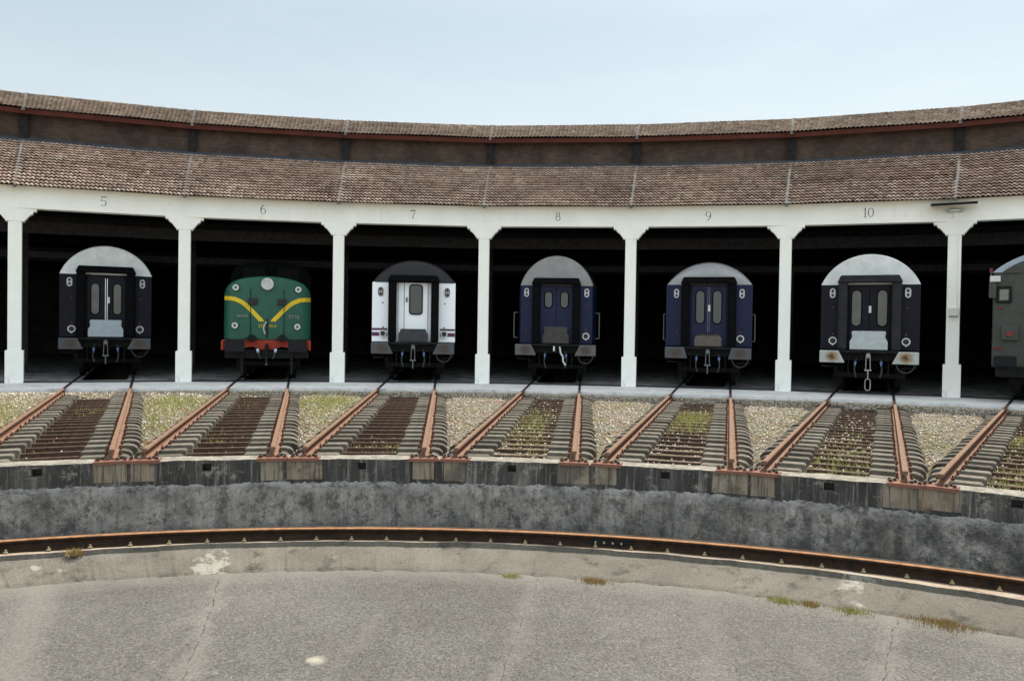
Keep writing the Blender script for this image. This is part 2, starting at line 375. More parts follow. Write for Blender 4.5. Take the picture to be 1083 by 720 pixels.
red_lens = simple('red_lens', (.14, .012, .01), .3)
blue_cock = simple('blue_cock', (.12, .2, .42), .5)
hose_m = simple('rubber_hose', (.06, .06, .06), .7)
link_m = simple('pale_link_steel', (.3, .29, .27), .6, metal=.2)
lamp_glass = simple('lamp_lens', (.05, .06, .12), .12, spec=.8)
head_lens = simple('headlamp_lens', (.42, .42, .44), .15, spec=.8)
def m_glass():
    m, nt, b = new_mat('window_glass')
    b.inputs['Base Color'].default_value = (.03, .035, .03, 1); b.inputs['Roughness'].default_value = .08
    b.inputs['Specular IOR Level'].default_value = .6
    return m
glass = m_glass()
glass_reflect_tint = simple('reflection_tinted_glass', (.05, .05, .038), .3, var=.35, vscale=3, spec=.8)  # mottled tan base colour paints in the reflected sunlit ground

# ------------------------------------------------------------------ mesh helpers
class MB:
    def __init__(s): s.v = []; s.f = []; s.mi = []; s.uv = []; s.cur = 0; s.has_uv = False
    def add(s, verts, faces, uvs=None):
        o = len(s.v); s.v += [tuple(float(c) for c in p) for p in verts]
        for i, f in enumerate(faces):
            s.f.append([o+k for k in f]); s.mi.append(s.cur)
            if uvs is not None: s.uv.append(uvs[i]); s.has_uv = True
            else: s.uv.append([(0, 0)]*len(f))
        return s
    def box(s, c, d, rot=None):
        x, y, z = (q/2 for q in d)
        vs = [Vector((sx*x, sy*y, sz*z)) for sx in (-1, 1) for sy in (-1, 1) for sz in (-1, 1)]
        if rot is not None: vs = [rot @ v for v in vs]
        vs = [v+Vector(c) for v in vs]
        return s.add(vs, [(0, 1, 3, 2), (4, 6, 7, 5), (0, 4, 5, 1), (2, 3, 7, 6), (0, 2, 6, 4), (1, 5, 7, 3)])
    def cyl(s, p0, p1, r, n=12, r1=None, cap=True):
        p0, p1 = Vector(p0), Vector(p1); a = (p1-p0).normalized()
        u = a.orthogonal().normalized(); w = a.cross(u); r1 = r if r1 is None else r1
        vs = [p0+(u*math.cos(2*PI*i/n)+w*math.sin(2*PI*i/n))*r for i in range(n)]+[p1+(u*math.cos(2*PI*i/n)+w*math.sin(2*PI*i/n))*r1 for i in range(n)]
        fs = [(i, (i+1) % n, n+(i+1) % n, n+i) for i in range(n)]
        if cap: fs += [tuple(range(n))[::-1], tuple(range(n, 2*n))]
        return s.add(vs, fs)
    def tube(s, pts, r, n=8):
        for a, b in zip(pts[:-1], pts[1:]): s.cyl(a, b, r, n)
        return s
    def prism(s, poly, y0, y1):           # polygon in x,z (counter-clockwise seen from -y), thickness y0..y1
        n = len(poly)
        vs = [(x, y0, z) for x, z in poly]+[(x, y1, z) for x, z in poly]
        fs = [tuple(range(n)), tuple(range(2*n-1, n-1, -1))]+[((i+1) % n, i, n+i, n+(i+1) % n) for i in range(n)]
        return s.add(vs, fs)
    def ring(s, cx, cz, r0, r1, y0, y1, n=24, sx=1, sz=1):   # annular disc facing -y; sx, sz stretch
        a = [2*PI*i/n for i in range(n)]
        vs = []
        for y in (y0, y1):
            for r in (r0, r1): vs += [(cx+r*sx*math.cos(t), y, cz+r*sz*math.sin(t)) for t in a]
        fs = []
        for i in range(n):
            j = (i+1) % n
            fs += [(i, j, n+j, n+i), (n+i, n+j, 3*n+j, 3*n+i), (j, i, 2*n+i, 2*n+j), (2*n+i, 3*n+i, 3*n+j, 2*n+j)]
        return s.add(vs, fs)
    def build(s, name, mats, parent=None, smooth=False, bevel=0, loc=None, rotz=0, tint=None):
        if not isinstance(mats, (list, tuple)): mats = [mats]
        me = bpy.data.meshes.new(name); me.from_pydata(s.v, [], s.f)
        for m in mats: me.materials.append(m)
        if len(mats) > 1: me.polygons.foreach_set('material_index', s.mi)
        if s.has_uv:
            l = me.uv_layers.new(name='UVMap'); l.data.foreach_set('uv', [c for f in s.uv for p in f for c in p])
        if smooth: me.polygons.foreach_set('use_smooth', [True]*len(me.polygons))
        me.update()
        o = bpy.data.objects.new(name, me); COL.objects.link(o)
        if parent: o.parent = parent
        if loc is not None: o.location = loc
        o.rotation_euler[2] = rotz
        if bevel:
            b = o.modifiers.new('bevel', 'BEVEL'); b.width = bevel; b.segments = 2; b.limit_method = 'ANGLE'
        return o
def np_mesh(name, V, Fq, mat, tint=None, parent=None, smooth=False):
    me = bpy.data.meshes.new(name); k = Fq.shape[1]
    me.vertices.add(len(V)); me.vertices.foreach_set('co', V.astype(np.float32).ravel())
    me.loops.add(Fq.size); me.loops.foreach_set('vertex_index', Fq.astype(np.int32).ravel())
    me.polygons.add(len(Fq)); me.polygons.foreach_set('loop_start', np.arange(0, Fq.size, k, dtype=np.int32))
    me.polygons.foreach_set('loop_total', np.full(len(Fq), k, dtype=np.int32))
    if tint is not None:
        a = me.attributes.new('tint', 'FLOAT', 'FACE'); a.data.foreach_set('value', tint.astype(np.float32))
    me.materials.append(mat); me.update(calc_edges=True); me.validate()
    if smooth: me.polygons.foreach_set('use_smooth', [True]*len(me.polygons))
    o = bpy.data.objects.new(name, me); COL.objects.link(o)
    if parent: o.parent = parent
    return o
def tag(o, label=None, cat=None, group=None, kind=None):
    if label: o['label'] = label
    if cat: o['category'] = cat
    if group: o['group'] = group
    if kind: o['kind'] = kind
    return o
def empty(name, loc=(0, 0, 0), rotz=0):
    o = bpy.data.objects.new(name, None); COL.objects.link(o); o.location = loc; o.rotation_euler[2] = rotz; o.empty_display_size = .3
    return o
def copy_tree(o, parent=None):
    c = o.copy(); COL.objects.link(c); c.parent = parent
    for ch in [x for x in COL.objects if x.parent == o]: copy_tree(ch, c)
    return c
def circ(c, r, a, z): return (c[0]+r*math.sin(a), c[1]+r*math.cos(a), z)
def wavy(x, s): return math.sin(x*s)*.5+math.sin(x*s*2.3+1)*.3+math.sin(x*s*5.1+2)*.2

# ------------------------------------------------------------------ ground, pit floor, ledge
AR = [-PI+i*2*PI/180 for i in range(181)]
def annulus(name, c0, r0, z0, c1, r1, z1, mat, kind='structure', rings=1, jitter=0, a=AR):
    mb = MB(); rows = []
    for k in range(rings+1):
        t = k/rings
        rows.append([tuple(np.array(circ(c0, r0, q, z0))*(1-t)+np.array(circ(c1, r1, q, z1))*t) for q in a])
    vs = [p for r_ in rows for p in r_]; n = len(a)
    fs = [(k*n+i, k*n+i+1, (k+1)*n+i+1, (k+1)*n+i) for k in range(rings) for i in range(n-1)]
    mb.add(vs, fs)
    o = mb.build(name, mat); return tag(o, kind=kind)
# the land out to the horizon
annulus('ground', (0, 0), 60, -.42, (0, 0), 900, -.42, earth, rings=1)
annulus('ground_yard', WALL_C, WALL_R+.25, -.43, (0, 0), 60, -.43, earth)
# asphalt floor of the turntable pit, gently dished
mb = MB(); rr_ = [0, 2, 4, 6, 8, 9.5, 11, PIT_R]; vs = []
for k, q in enumerate(rr_):
    for a in AR[:-1]: vs.append(circ(PIT_C, max(q, .01), a, PIT_Z-.0012*(PIT_R-q)**1.2))
n = len(AR)-1
mb.add(vs, [(k*n+i, k*n+(i+1) % n, (k+1)*n+(i+1) % n, (k+1)*n+i) for k in range(len(rr_)-1) for i in range(n)])
tag(mb.build('pit_floor', asphalt), kind='structure')
# ledge carrying the ring rail: flat top plus a crumbling sloped kerb
_kr = np.random.default_rng(9); _ka = np.linspace(-PI, PI, 5000)
def _sm0(x, k): return np.convolve(x, np.ones(k)/k, 'same')
_kv = _sm0(_kr.normal(0, 1, 5000), 3)*.008+_sm0(_kr.normal(0, 1, 5000), 12)*.03+_sm0(_kr.normal(0, 1, 5000), 70)*.06
def edge_r(a): return LEDGE_R + .02*wavy(a, 23)+.012*wavy(a, 71)+.5*float(np.interp(a, _ka, _kv))
mb = MB(); AF = [-PI+i*2*PI/1800 for i in range(1801)]
vs = []; n = len(AF)
for a in AF:
    vs.append(circ(WALL_C, WALL_R+.1, a, LEDGE_Z)); vs.append(circ(LEDGE_C, edge_r(a), a, LEDGE_Z+.006*wavy(a, 40)))
mb.add(vs, [(2*i, 2*i+2, 2*i+3, 2*i+1) for i in range(n-1)])
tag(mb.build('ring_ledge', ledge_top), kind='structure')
mb = MB(); vs = []
for a in AF:
    p0 = np.array(circ(LEDGE_C, edge_r(a), a, LEDGE_Z+.006*wavy(a, 40)-.001)); p1 = np.array(circ(PIT_C, PIT_R+.02*wavy(a, 31)+.012*wavy(a, 97)+1.1*float(np.interp(a+.5, _ka, _kv))-.08, a, PIT_Z-.004+.012*wavy(a, 150)))
    vs += [tuple(p0), tuple(p0*.96+p1*.04+np.array([0, 0, -.05])), tuple(p0*.1+p1*.9+np.array([0, 0, .006])), tuple(p1)]
mb.add(vs, [(4*i+k, 4*i+4+k, 4*i+5+k, 4*i+1+k) for i in range(n-1) for k in (0, 1, 2)])
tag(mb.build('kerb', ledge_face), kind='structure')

# cracks in the asphalt: thin irregular filled joints
def crack(p0, p1, w, seed, name='floor_crack'):
    rn = random.Random(seed); mb = MB(); nseg = 60; prev = None; off = 0
    p0, p1 = np.array(p0), np.array(p1); d = p1-p0; nrm = np.array([-d[1], d[0]])/np.hypot(*d)
    L, Rr = [], []
    for i in range(nseg+1):
        t = i/nseg; off = off*.8+rn.uniform(-.014, .014); q = p0+d*t+nrm*off
        ww = w*(.2+rn.random()*.8)*(0.05 if rn.random() < .45 else 1)
        rad = math.hypot(q[0]-PIT_C[0], q[1]-PIT_C[1]); z = PIT_Z-.0012*max(0, PIT_R-rad)**1.2+.005
        L.append((*(q-nrm*ww/2), z)); Rr.append((*(q+nrm*ww/2), z))
    mb.add(L+Rr, [(i, i+1, nseg+2+i, nseg+1+i) for i in range(nseg)])
    return tag(mb.build(name, crack_m), kind='structure')
sc8 = (10.6/10.99)
crack((-2.95, 10.4), (-2.05, 7.4), .016, 3); crack((1.0, 10.75), (.62, 7.3), .012, 4); crack((5.15, 10.0), (3.9, 7.6), .013, 5)

# ------------------------------------------------------------------ pit wall
pw = tag(empty('pit_wall', (0, 0, 0)), 'curved weathered concrete retaining wall behind the ring rail, black stained upper band', 'retaining wall')
def pit_pt(a, r, z): return circ(WALL_C, r, a, z)
# bearing of each rail end as an angle about the wall centre
def rail_end(j, s):
    ph = bay_ang(j); er = np.array([math.sin(ph), math.cos(ph)]); et = np.array([math.cos(ph), -math.sin(ph)])
    q = et*s*(G+.07)/2
    lo, hi = 10., 14.
    for _ in range(40):
        m_ = (lo+hi)/2; p = er*m_+q-np.array(WALL_C)
        if np.hypot(*p) < WALL_R: lo = m_
        else: hi = m_
    p = er*lo+q; return lo, math.atan2(p[0]-WALL_C[0], p[1]-WALL_C[1]), p
TRACKS = list(range(-1, 8))
ends = {(j, s): rail_end(j, s) for j in TRACKS for s in (-1, 1)}
holes = []
for j in TRACKS:
    a0, a1 = ends[(j, -1)][1], ends[(j, 1)][1]; holes.append(a0+(a1-a0)*.48)
hw = .065/WALL_R
brk = set()
A0, A1 = -.85, .85
for i in range(341): brk.add(round(A0+(A1-A0)*i/340, 5))
for h in holes:
    for k in list(brk):
        if abs(k-h) < hw*1.3: brk.discard(k)
    brk.add(h-hw); brk.add(h+hw)
aa = sorted(brk)
ZB = [-.035, -.085, -.195, -.30, -.40]
mb = MB()
def uvp(a, z): return (a*WALL_R, z)
for i in range(len(aa)-1):
    for k in range(4):
        am = (aa[i]+aa[i+1])/2
        if k == 1 or k == 2:
            if k == 1 and any(abs(am-h) < hw for h in holes): 
                h0, h1, z0, z1 = aa[i], aa[i+1], ZB[k], ZB[k+1]
                f = [pit_pt(h0, WALL_R, z0), pit_pt(h1, WALL_R, z0), pit_pt(h1, WALL_R, z1), pit_pt(h0, WALL_R, z1)]
                bk = [pit_pt(h0, WALL_R+.25, z0), pit_pt(h1, WALL_R+.25, z0), pit_pt(h1, WALL_R+.25, z1), pit_pt(h0, WALL_R+.25, z1)]
                mb.add(f+bk, [(0, 1, 5, 4), (1, 2, 6, 5), (2, 3, 7, 6), (3, 0, 4, 7), (4, 5, 6, 7)], [[(0, z0)]*4]*5)
                continue
        q = [(aa[i], ZB[k]), (aa[i+1], ZB[k]), (aa[i+1], ZB[k+1]), (aa[i], ZB[k+1])]
        mb.add([pit_pt(a, WALL_R+(.004 if z < -.3 else 0)+.012*wavy(a, 50)*(z > -.05), z+(.008*wavy(a, 90) if z > -.05 else 0)) for a, z in q], [(0, 1, 2, 3)], [[uvp(*p) for p in q]])
mb.build('upper_band', wall_band, pw)
_jr = np.random.default_rng(3); _ja = np.linspace(-1, 1, 2400)
def _sm(x, k): return np.convolve(x, np.ones(k)/k, 'same')
_jv = _sm(_jr.normal(0, 1, 2400), 3)*.010+_sm(_jr.normal(0, 1, 2400), 14)*.035+_sm(_jr.normal(0, 1, 2400), 80)*.08
def jag(a): return -.375+float(np.clip(np.interp(a, _ja, _jv), -.05, .05))
mb = MB(); fine = [A0+(A1-A0)*i/1800 for i in range(1801)]
vs = []; uvs = []
prof = [(-.0, 0), (.045, -.012), (.05, -.25), (.04, -.66)]
for a in fine:
    zt = jag(a); pr = .012*wavy(a, 61)
    vs += [pit_pt(a, WALL_R+.02, zt+.012), pit_pt(a, WALL_R-.035-pr, zt-.006), pit_pt(a, WALL_R-.045, zt-.14), pit_pt(a, WALL_R-.05, -1.02)]
    uvs.append([uvp(a, zt), uvp(a, zt-.03), uvp(a, zt-.14), uvp(a, -1.02)])
mb.add(vs, [(4*i+k, 4*i+4+k, 4*i+5+k, 4*i+1+k) for i in range(1800) for k in range(3)], [[uvs[i][k], uvs[i+1][k], uvs[i+1][k+1], uvs[i][k+1]] for i in range(1800) for k in range(3)])
mb.build('lower_face', wall_face, pw, smooth=False)
mb = MB(); vs = []; uvs = []
for a in fine:
    vs += [pit_pt(a, WALL_R+.012*wavy(a, 50), -.035+.008*wavy(a, 90)), pit_pt(a, WALL_R+.04, -.028+.006*wavy(a, 140)), pit_pt(a, WALL_R+.42+.04*wavy(a, 60), -.04)]
    uvs.append([(a*WALL_R, 0), (a*WALL_R, .04), (a*WALL_R, .42)])
mb.add(vs, [(3*i+k, 3*i+3+k, 3*i+4+k, 3*i+1+k) for i in range(1800) for k in (0, 1)], [[uvs[i][k], uvs[i+1][k], uvs[i+1][k+1], uvs[i][k+1]] for i in range(1800) for k in (0, 1)])
mb.add([p for a in fine for p in (pit_pt(a, WALL_R+.42+.04*wavy(a, 60), -.04), pit_pt(a, WALL_R+.43+.04*wavy(a, 60), -.4))], [(2*i, 2*i+1, 2*i+3, 2*i+2) for i in range(1800)])
mb.build('coping', wall_top, pw)
rp = random.Random(5)
for (j, s), (lo, a, p) in ends.items():     # paler cast pads set into the band under each rail
    if rp.random() < .25: w0, w1 = .16, .15
    else: w0, w1 = .26+rp.uniform(-.06, .06), .24+rp.uniform(-.06, .05)
    mb = MB(); al, ar = a-w0/WALL_R, a+w1/WALL_R; zb = -.33+rp.uniform(-.01, .02)
    q = [(al+(ar-al)*t/4) for t in range(5)]
    vs = [pit_pt(x, WALL_R-.009, -.04) for x in q]+[pit_pt(x, WALL_R-.009, zb) for x in q]
    ua = [(x*WALL_R+rp.random()*0, -.04) for x in q]; ub = [(x*WALL_R, zb) for x in q]
    mb.add(vs, [(t, t+1, 6+t, 5+t) for t in range(4)], [[ua[t], ua[t+1], ub[t+1], ub[t]] for t in range(4)])
    mb.add([pit_pt(al, WALL_R-.009, -.04), pit_pt(al, WALL_R+.02, -.04), pit_pt(al, WALL_R+.02, zb), pit_pt(al, WALL_R-.009, zb),
            pit_pt(ar, WALL_R-.009, -.04), pit_pt(ar, WALL_R+.02, -.04), pit_pt(ar, WALL_R+.02, zb), pit_pt(ar, WALL_R-.009, zb)], [(0, 1, 2, 3), (4, 7, 6, 5)], [[(0, 0)]*4]*2)
    mb.build('bearing_pad', wall_pad, pw)

# ------------------------------------------------------------------ ring rail
def rail_profile(h=.15, foot=.14, head=.072):
    t = .017; hh = .042; ft = .012
    half = [(foot/2, 0), (foot/2, ft), (t/2+.012, ft+.018), (t/2, ft+.035), (t/2, h-hh-.015), (head/2-.004, h-hh), (head/2, h-hh+.008), (head/2, h-.008), (head/2-.008, h)]
    return [(x, z) for x, z in half]+[(-x, z) for x, z in half[::-1]]
prof = rail_profile(.15)
rg = tag(empty('ring_rail', (0, 0, 0)), 'long curved rusty running rail at the foot of the pit wall', 'rail')
mb = MB(); vs = []; ns = 260; m_ = len(prof)
for i in range(ns+1):
    a = -PI*.34+PI*.68*i/ns
    for x, z in prof: vs.append(circ(RING_C, RING_R+x, a, RING_Z-.15+z))
head_idx = {6, 7, 8, 9, 10, 11}
fs = []
for i in range(ns):
    for k in range(m_):
        mb.cur = 0 if k in (7, 8, 9) else 1
        mb.f.append([i*m_+k, (i+1)*m_+k, (i+1)*m_+(k+1) % m_, i*m_+(k+1) % m_]); mb.mi.append(mb.cur); mb.uv.append([(0, 0)]*4)
mb.v = vs
mb.build('running_rail', [rust_orange, ring_shaded_web], rg)
def on_ring(a, off, z): return circ(RING_C, RING_R+off, a, z)
clip = None
for i in range(40):
    a = -.62+i*.0325*1.0
    if a > .68: break
    c = on_ring(a, -.075, RING_Z-.138)
    m1 = MB(); m1.box((0, 0, .004), (.05, .05, .012)).cyl((0, 0, .008), (0, 0, .038), .013, 6)
    if clip is None: clip = m1.build('rail_clip', bolt_pale, rg)
    else:
        cl = clip.copy(); COL.objects.link(cl); cl.parent = rg; o_ = cl
    o = clip if i == 0 else cl
    o.location = c; o.rotation_euler[2] = -a
fa = .139
mb = MB()
for k in range(8):
    a0, a1 = fa+(-.3+.075*k)/RING_R, fa+(-.3+.075*(k+1))/RING_R
    vs = [on_ring(a_, o_, z) for a_ in (a0, a1) for o_ in (-.012, -.03) for z in (RING_Z-.128, RING_Z-.05)]
    mb.add(vs, [(2, 3, 7, 6), (1, 3, 2, 0), (4, 6, 7, 5), (1, 5, 7, 3), (0, 2, 6, 4)])
fp = mb.build('fishplate', dark_steel, rg)
for k in range(4):
    a = fa+(-.17+.115*k)/RING_R; m1 = MB(); m1.cyl((0, 0, 0), (0, -.032, 0), .015, 6)
    o = m1.build('bolt', bolt_pale, fp); o.location = on_ring(a, -.03, RING_Z-.085); o.rotation_euler[2] = -a

# ------------------------------------------------------------------ radial rails, baseplates, sleepers
def frame(j):
    ph = bay_ang(j); return ph, np.array([math.sin(ph), math.cos(ph), 0]), np.array([math.cos(ph), -math.sin(ph), 0])
rail_prof = rail_profile(.15)
for j in TRACKS:
    ph, er, et = frame(j)
    for s in (-1, 1):
        lo = ends[(j, s)][0]+.085
        x0 = s*(G+.072)/2
        root = empty('track_rail', tuple(er*lo+et*x0), -ph)
        side = 'left' if s < 0 else 'right'
        tag(root, '%s rail of the track into bay %s' % (side, ('number %d' % (j+5)) if 0 <= j < 6 else ('right of bay 10' if j == 6 else ('left of bay 5' if j == -1 else 'beyond'))), 'rail', 'radial running rails')
        if j == 7: root['label'] = '%s rail of the track second right of bay 10' % side
        mb = MB(); L = 45-lo; n_ = len(rail_prof); vs = []
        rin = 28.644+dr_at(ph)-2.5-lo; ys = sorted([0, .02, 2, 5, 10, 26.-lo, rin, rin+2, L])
        for y in ys: vs += [(x, y, z-.15+rise(lo+y)) for x, z in rail_prof]
        mb.v = vs
        for i in range(len(ys)-1):
            for k in range(n_):
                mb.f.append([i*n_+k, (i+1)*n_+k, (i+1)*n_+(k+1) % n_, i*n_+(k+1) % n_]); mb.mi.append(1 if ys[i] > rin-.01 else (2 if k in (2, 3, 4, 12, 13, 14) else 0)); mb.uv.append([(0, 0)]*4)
        mb.f.append(list(range(n_))); mb.mi.append(0); mb.uv.append([(0, 0)]*n_)
        mb.build('rail_bar', [rust_rail, shaded_rail, rust_web], root)
        # in the four-foot the rail foot stands on a steel baseplate at the pit edge
        mb = MB(); w = .215
        mb.box((0, -.0, -.157), (w*2, .24, .022)); mb.box((0, -.122, -.168), (w*2, .012, .044))
        # the baseplate is above the coping: raise coping seat
        bp = mb.build('baseplate', rust_plate, root)
        bp.location = (0, 0, rise(lo))
        for bx, by in ((-.17, -.04), (-.12, .06), (.12, .05), (.17, -.05), (.075, -.03), (-.18, .08)):
            m1 = MB(); m1.cyl((0, 0, -.148), (0, 0, -.11), .02, 6).cyl((0, 0, -.148), (0, 0, -.138), .032, 10)
            o = m1.build('bolt', bolt_m, bp); o.location = (bx, by, 0)

# sleepers: two concrete blocks joined by a rusty steel bar
def block_mesh(inner, outer):
    # local x from rail centre: inner side negative (towards the four-foot), outer positive; rounded outer shoulder
    top = -.152; w = .128
    xs = [(-inner, -.0), (-inner+.03, .0)]
    mb = MB(); prof_ = [(-inner, -.34), (-inner, top-.02), (-inner+.03, top), (outer*.55, top), (outer*.8, top-.02), (outer*.95, top-.055), (outer, top-.11), (outer, -.34)]
    n_ = len(prof_)
    def ws(z): return w-.028*(z-top+.2)/.2 if z > -.33 else w
    vs = [(x, -ws(z), z) for x, z in prof_]+[(x, ws(z), z) for x, z in prof_]
    mb.add(vs, [tuple(range(n_)), tuple(range(2*n_-1, n_-1, -1))]+[((i+1) % n_, i, n_+i, n_+(i+1) % n_) for i in range(n_)])
    return mb
cache = {}
def part_mesh(key, mk, mat, bev):
    if key not in cache:
        o = mk().build('concrete_block' if key[0] == 'b' else 'tie_bar', mat, bevel=bev); cache[key] = o; return o, True
    o = cache[key].copy(); COL.objects.link(o); return o, False
rs = random.Random(11)
def tie_mk():
    mb = MB(); hl = G/2-.4
    mb.box((0, .0, -.235), (2*hl, .075, .012)); mb.box((0, -.032, -.28), (2*hl, .012, .08)); return mb
for j in TRACKS:
    if j == 7: continue
    ph, er, et = frame(j)
    r = max(ends[(j, -1)][0], ends[(j, 1)][0])+.52
    grp = 'twin-block sleepers of track %d' % (j+5)
    bayname = {-1: 'left of the first column', 0: 'to the bay 5 coach', 1: 'to the green locomotive', 2: 'to the white coach', 3: 'to the tapered blue coach', 4: 'to the silver-roofed coach', 5: 'to the white-roofed bay 10 coach', 6: 'to the grey-green van'}[j]
    end_r = 28.644+dr_at(ph)-3.15*1.0
    while r < end_r:
        half_gap = r*math.tan((bay_ang(min(j+1, 7))-bay_ang(j) if j < 7 else .17)/2)-.03
        out = max(.1, min(.36, half_gap-(G+.072)/2)); out = round(out/.03)*.03
        root = empty('track_sleeper', tuple(er*r+et*rs.uniform(-.015, .015)+np.array([0, 0, rise(r)+rs.uniform(-.012, .0)])), -ph+rs.uniform(-.012, .012))
        tag(root, 'twin-block sleeper with rusty bar, track %s' % bayname, 'sleeper', grp)
        for s in (-1, 1):
            o, new = part_mesh(('b', out, s), lambda: block_mesh(.44, out), conc_block, .012)
            o.parent = root; o.location = (s*(G+.072)/2, 0, 0); o.scale = (s, 1, 1) if s > 0 else (-1, 1, 1)
            for q in (-1, 1):      # clips holding the rail on each block
                pass
        o, new = part_mesh(('t',), tie_mk, tie_rust, 0); o.parent = root; o.location = (0, 0, 0); o.name = 'tie_bar'
        for s in (-1, 1):
            if ('c',) not in cache:
                m1 = MB()
                for q in (-1, 1): m1.box((q*.085, 0, -.135), (.05, .07, .03)).cyl((q*.088, 0, -.15), (q*.088, 0, -.088), .013, 6)
                m1.box((0, 0, -.1515), (.2, .06, .006)); cache[('c',)] = m1.build('rail_fastening', rust_dark)
                o = cache[('c',)]
            else: o = cache[('c',)].copy(); COL.objects.link(o)
            o.parent = root; o.location = (s*(G+.072)/2, 0, 0)
        r += .585+rs.uniform(-.03, .03)

# ------------------------------------------------------------------ ballast bed
def ground_z(x, y):
    rad = math.hypot(x, y); ph = math.atan2(x, y)
    k = min(range(-1, 8), key=lambda q: abs(bay_ang(q)-ph)); d = (ph-bay_ang(k)); lat = abs(rad*math.sin(d))
    end_r = 28.644+dr_at(ph)-2.9
    z = (-.29 if (k >= 3 and lat < .5) else -.325) if lat < 1.15 else -.325+.11*min(1, (lat-1.15)/.3)
    t = min(1, max(0, (rad-(end_r-.75))/.5)); z = z*(1-t)+(-.13)*t
    wr = wall_r_at(ph); t2 = min(1, max(0, (rad-wr-.3)/.35)); z = -.13*(1-t2)+z*t2 if t2 < 1 else z
    return z+rise(rad)+.018*(wavy(x, 3.1)+wavy(y, 2.7))*.5
mb = MB(); nph, nr = 560, 110; vs = []
P0, P1 = col_ang(-1)-.02, col_ang(8)
for i in range(nph+1):
    ph = P0+(P1-P0)*i/nph; r0 = wall_r_at(ph)+.4; r1 = 28.644+dr_at(ph)-2.45
    for k in range(nr+1):
        q = r0+(r1-r0)*k/nr; x, y = q*math.sin(ph), q*math.cos(ph); vs.append((x, y, ground_z(x, y)))
mb.add(vs, [(i*(nr+1)+k, i*(nr+1)+k+1, (i+1)*(nr+1)+k+1, (i+1)*(nr+1)+k) for i in range(nph) for k in range(nr)])
tag(mb.build('ballast_bed', ballast_m), kind='structure')

def scatter_pts(n, accept):
    out = []
    while len(out) < n:
        ph = rng.uniform(P0, P1); r0 = wall_r_at(ph)+.42; r1 = 28.644+dr_at(ph)-2.62
        q = math.sqrt(rng.uniform(r0*r0, r1*r1)); k = min(range(-1, 8), key=lambda t: abs(bay_ang(t)-ph)); d = ph-bay_ang(k); lat = q*math.sin(d)
        w = accept(k, ph, q, lat, r0, r1)
        if w > 0 and rng.random() < w: out.append((q*math.sin(ph), q*math.cos(ph)))
    return out
def acc_stone(k, ph, q, lat, r0, r1):
    if q > r1-.95: return 1.
    if abs(lat) > 1.2: return .8
    if abs(lat) > 1.0: return .4
    if abs(lat) < .5: return .42 if k >= 3 else .16
    return .5
octa = np.array([(1, 0, 0), (-1, 0, 0), (0, 1, 0), (0, -1, 0), (0, 0, 1), (0, 0, -1)], float)
ofc = np.array([(0, 2, 4), (2, 1, 4), (1, 3, 4), (3, 0, 4), (2, 0, 5), (1, 2, 5), (3, 1, 5), (0, 3, 5)])
pts = scatter_pts(30000, acc_stone); n = len(pts)
for _ in range(12000):
    ph_ = rng.uniform(P0, P1); q_ = 28.644+dr_at(ph_)-2.6-rng.triangular(0, .15, 1.15); pts.append((q_*math.sin(ph_), q_*math.cos(ph_)))
strip_n = 12000; n = len(pts)
P = np.array([(x, y, ground_z(x, y)) for x, y in pts])
S = rng.uniform(.014, .036, (n, 1))*rng.uniform(.65, 1.3, (n, 3))
ang = rng.uniform(0, 2*PI, n); tl = rng.uniform(-.6, .6, n)
V = octa[None]*S[:, None, :]*rng.uniform(.7, 1.25, (n, 6, 1))
c_, s_ = np.cos(tl)[:, None], np.sin(tl)[:, None]
V = np.stack([V[..., 0]*c_-V[..., 2]*s_, V[..., 1], V[..., 0]*s_+V[..., 2]*c_], -1)
c_, s_ = np.cos(ang)[:, None], np.sin(ang)[:, None]
V = np.stack([V[..., 0]*c_-V[..., 1]*s_, V[..., 0]*s_+V[..., 1]*c_, V[..., 2]], -1)+P[:, None, :]+np.array([0, 0, .008])
Fq = (ofc[None]+(np.arange(n)*6)[:, None, None]).reshape(-1, 3)
tint = np.repeat(np.clip(rng.beta(2.2, 2, n)*.97+(rng.random(n) < .05)*.4, 0, 1), 8)
tint[-strip_n*8:] = np.repeat(np.clip(rng.normal(.74, .1, strip_n), 0, .88), 8)
st = np_mesh('gravel', V.reshape(-1, 3), Fq, stone_m, tint)
tag(st, 'pale grey and buff ballast stones strewn between the tracks', kind='stuff')

# grass in patches: centre given by bay index, radius and side, size, amount
def patchpt(j, r, lat): ph, er, et = frame(j); p = er*r+et*lat; return p[0], p[1]
patches = []
def pt(bayf, r, sr, sl, n, lat=0):      # bayf may be fractional: half = between two tracks
    a = np.interp(bayf, [-1, 0, 1, 2, 3, 4, 5, 6, 7], [bay_ang(q) for q in range(-1, 8)]); patches.append((a, r, lat, sr, sl, n))
pt(-.5, 20, 2.6, .55, 1500); pt(.5, 22.5, 1.3, .6, 1400); pt(.5, 18, 2, .3, 500); pt(1.5, 22.6, 1.2, .65, 1500); pt(1.5, 19, 1.5, .3, 300)
pt(0, 22, 1.2, .3, 420); pt(1, 22.5, 1.5, .35, 420); pt(1, 15.5, .6, .25, 160, -.3); pt(2, 14.3, .6, .3, 120); pt(2, 22.8, .5, .4, 160)
pt(3, 18.5, 1.6, .35, 700, -.2); pt(3, 15, 1, .4, 160); pt(4, 20.5, .9, .42, 1300); pt(4, 18.3, .6, .4, 260); pt(3.5, 22.6, .8, .5, 120)
pt(5, 14.3, .7, .4, 300); pt(5, 17, 1.5, .35, 200); pt(6, 19.5, 1, .45, 900); pt(6, 14.5, .8, .4, 260); pt(5.5, 18, 2, .4, 140); pt(4.5, 19, 2.5, .4, 140); pt(2.5, 19, 2.5, .4, 90)
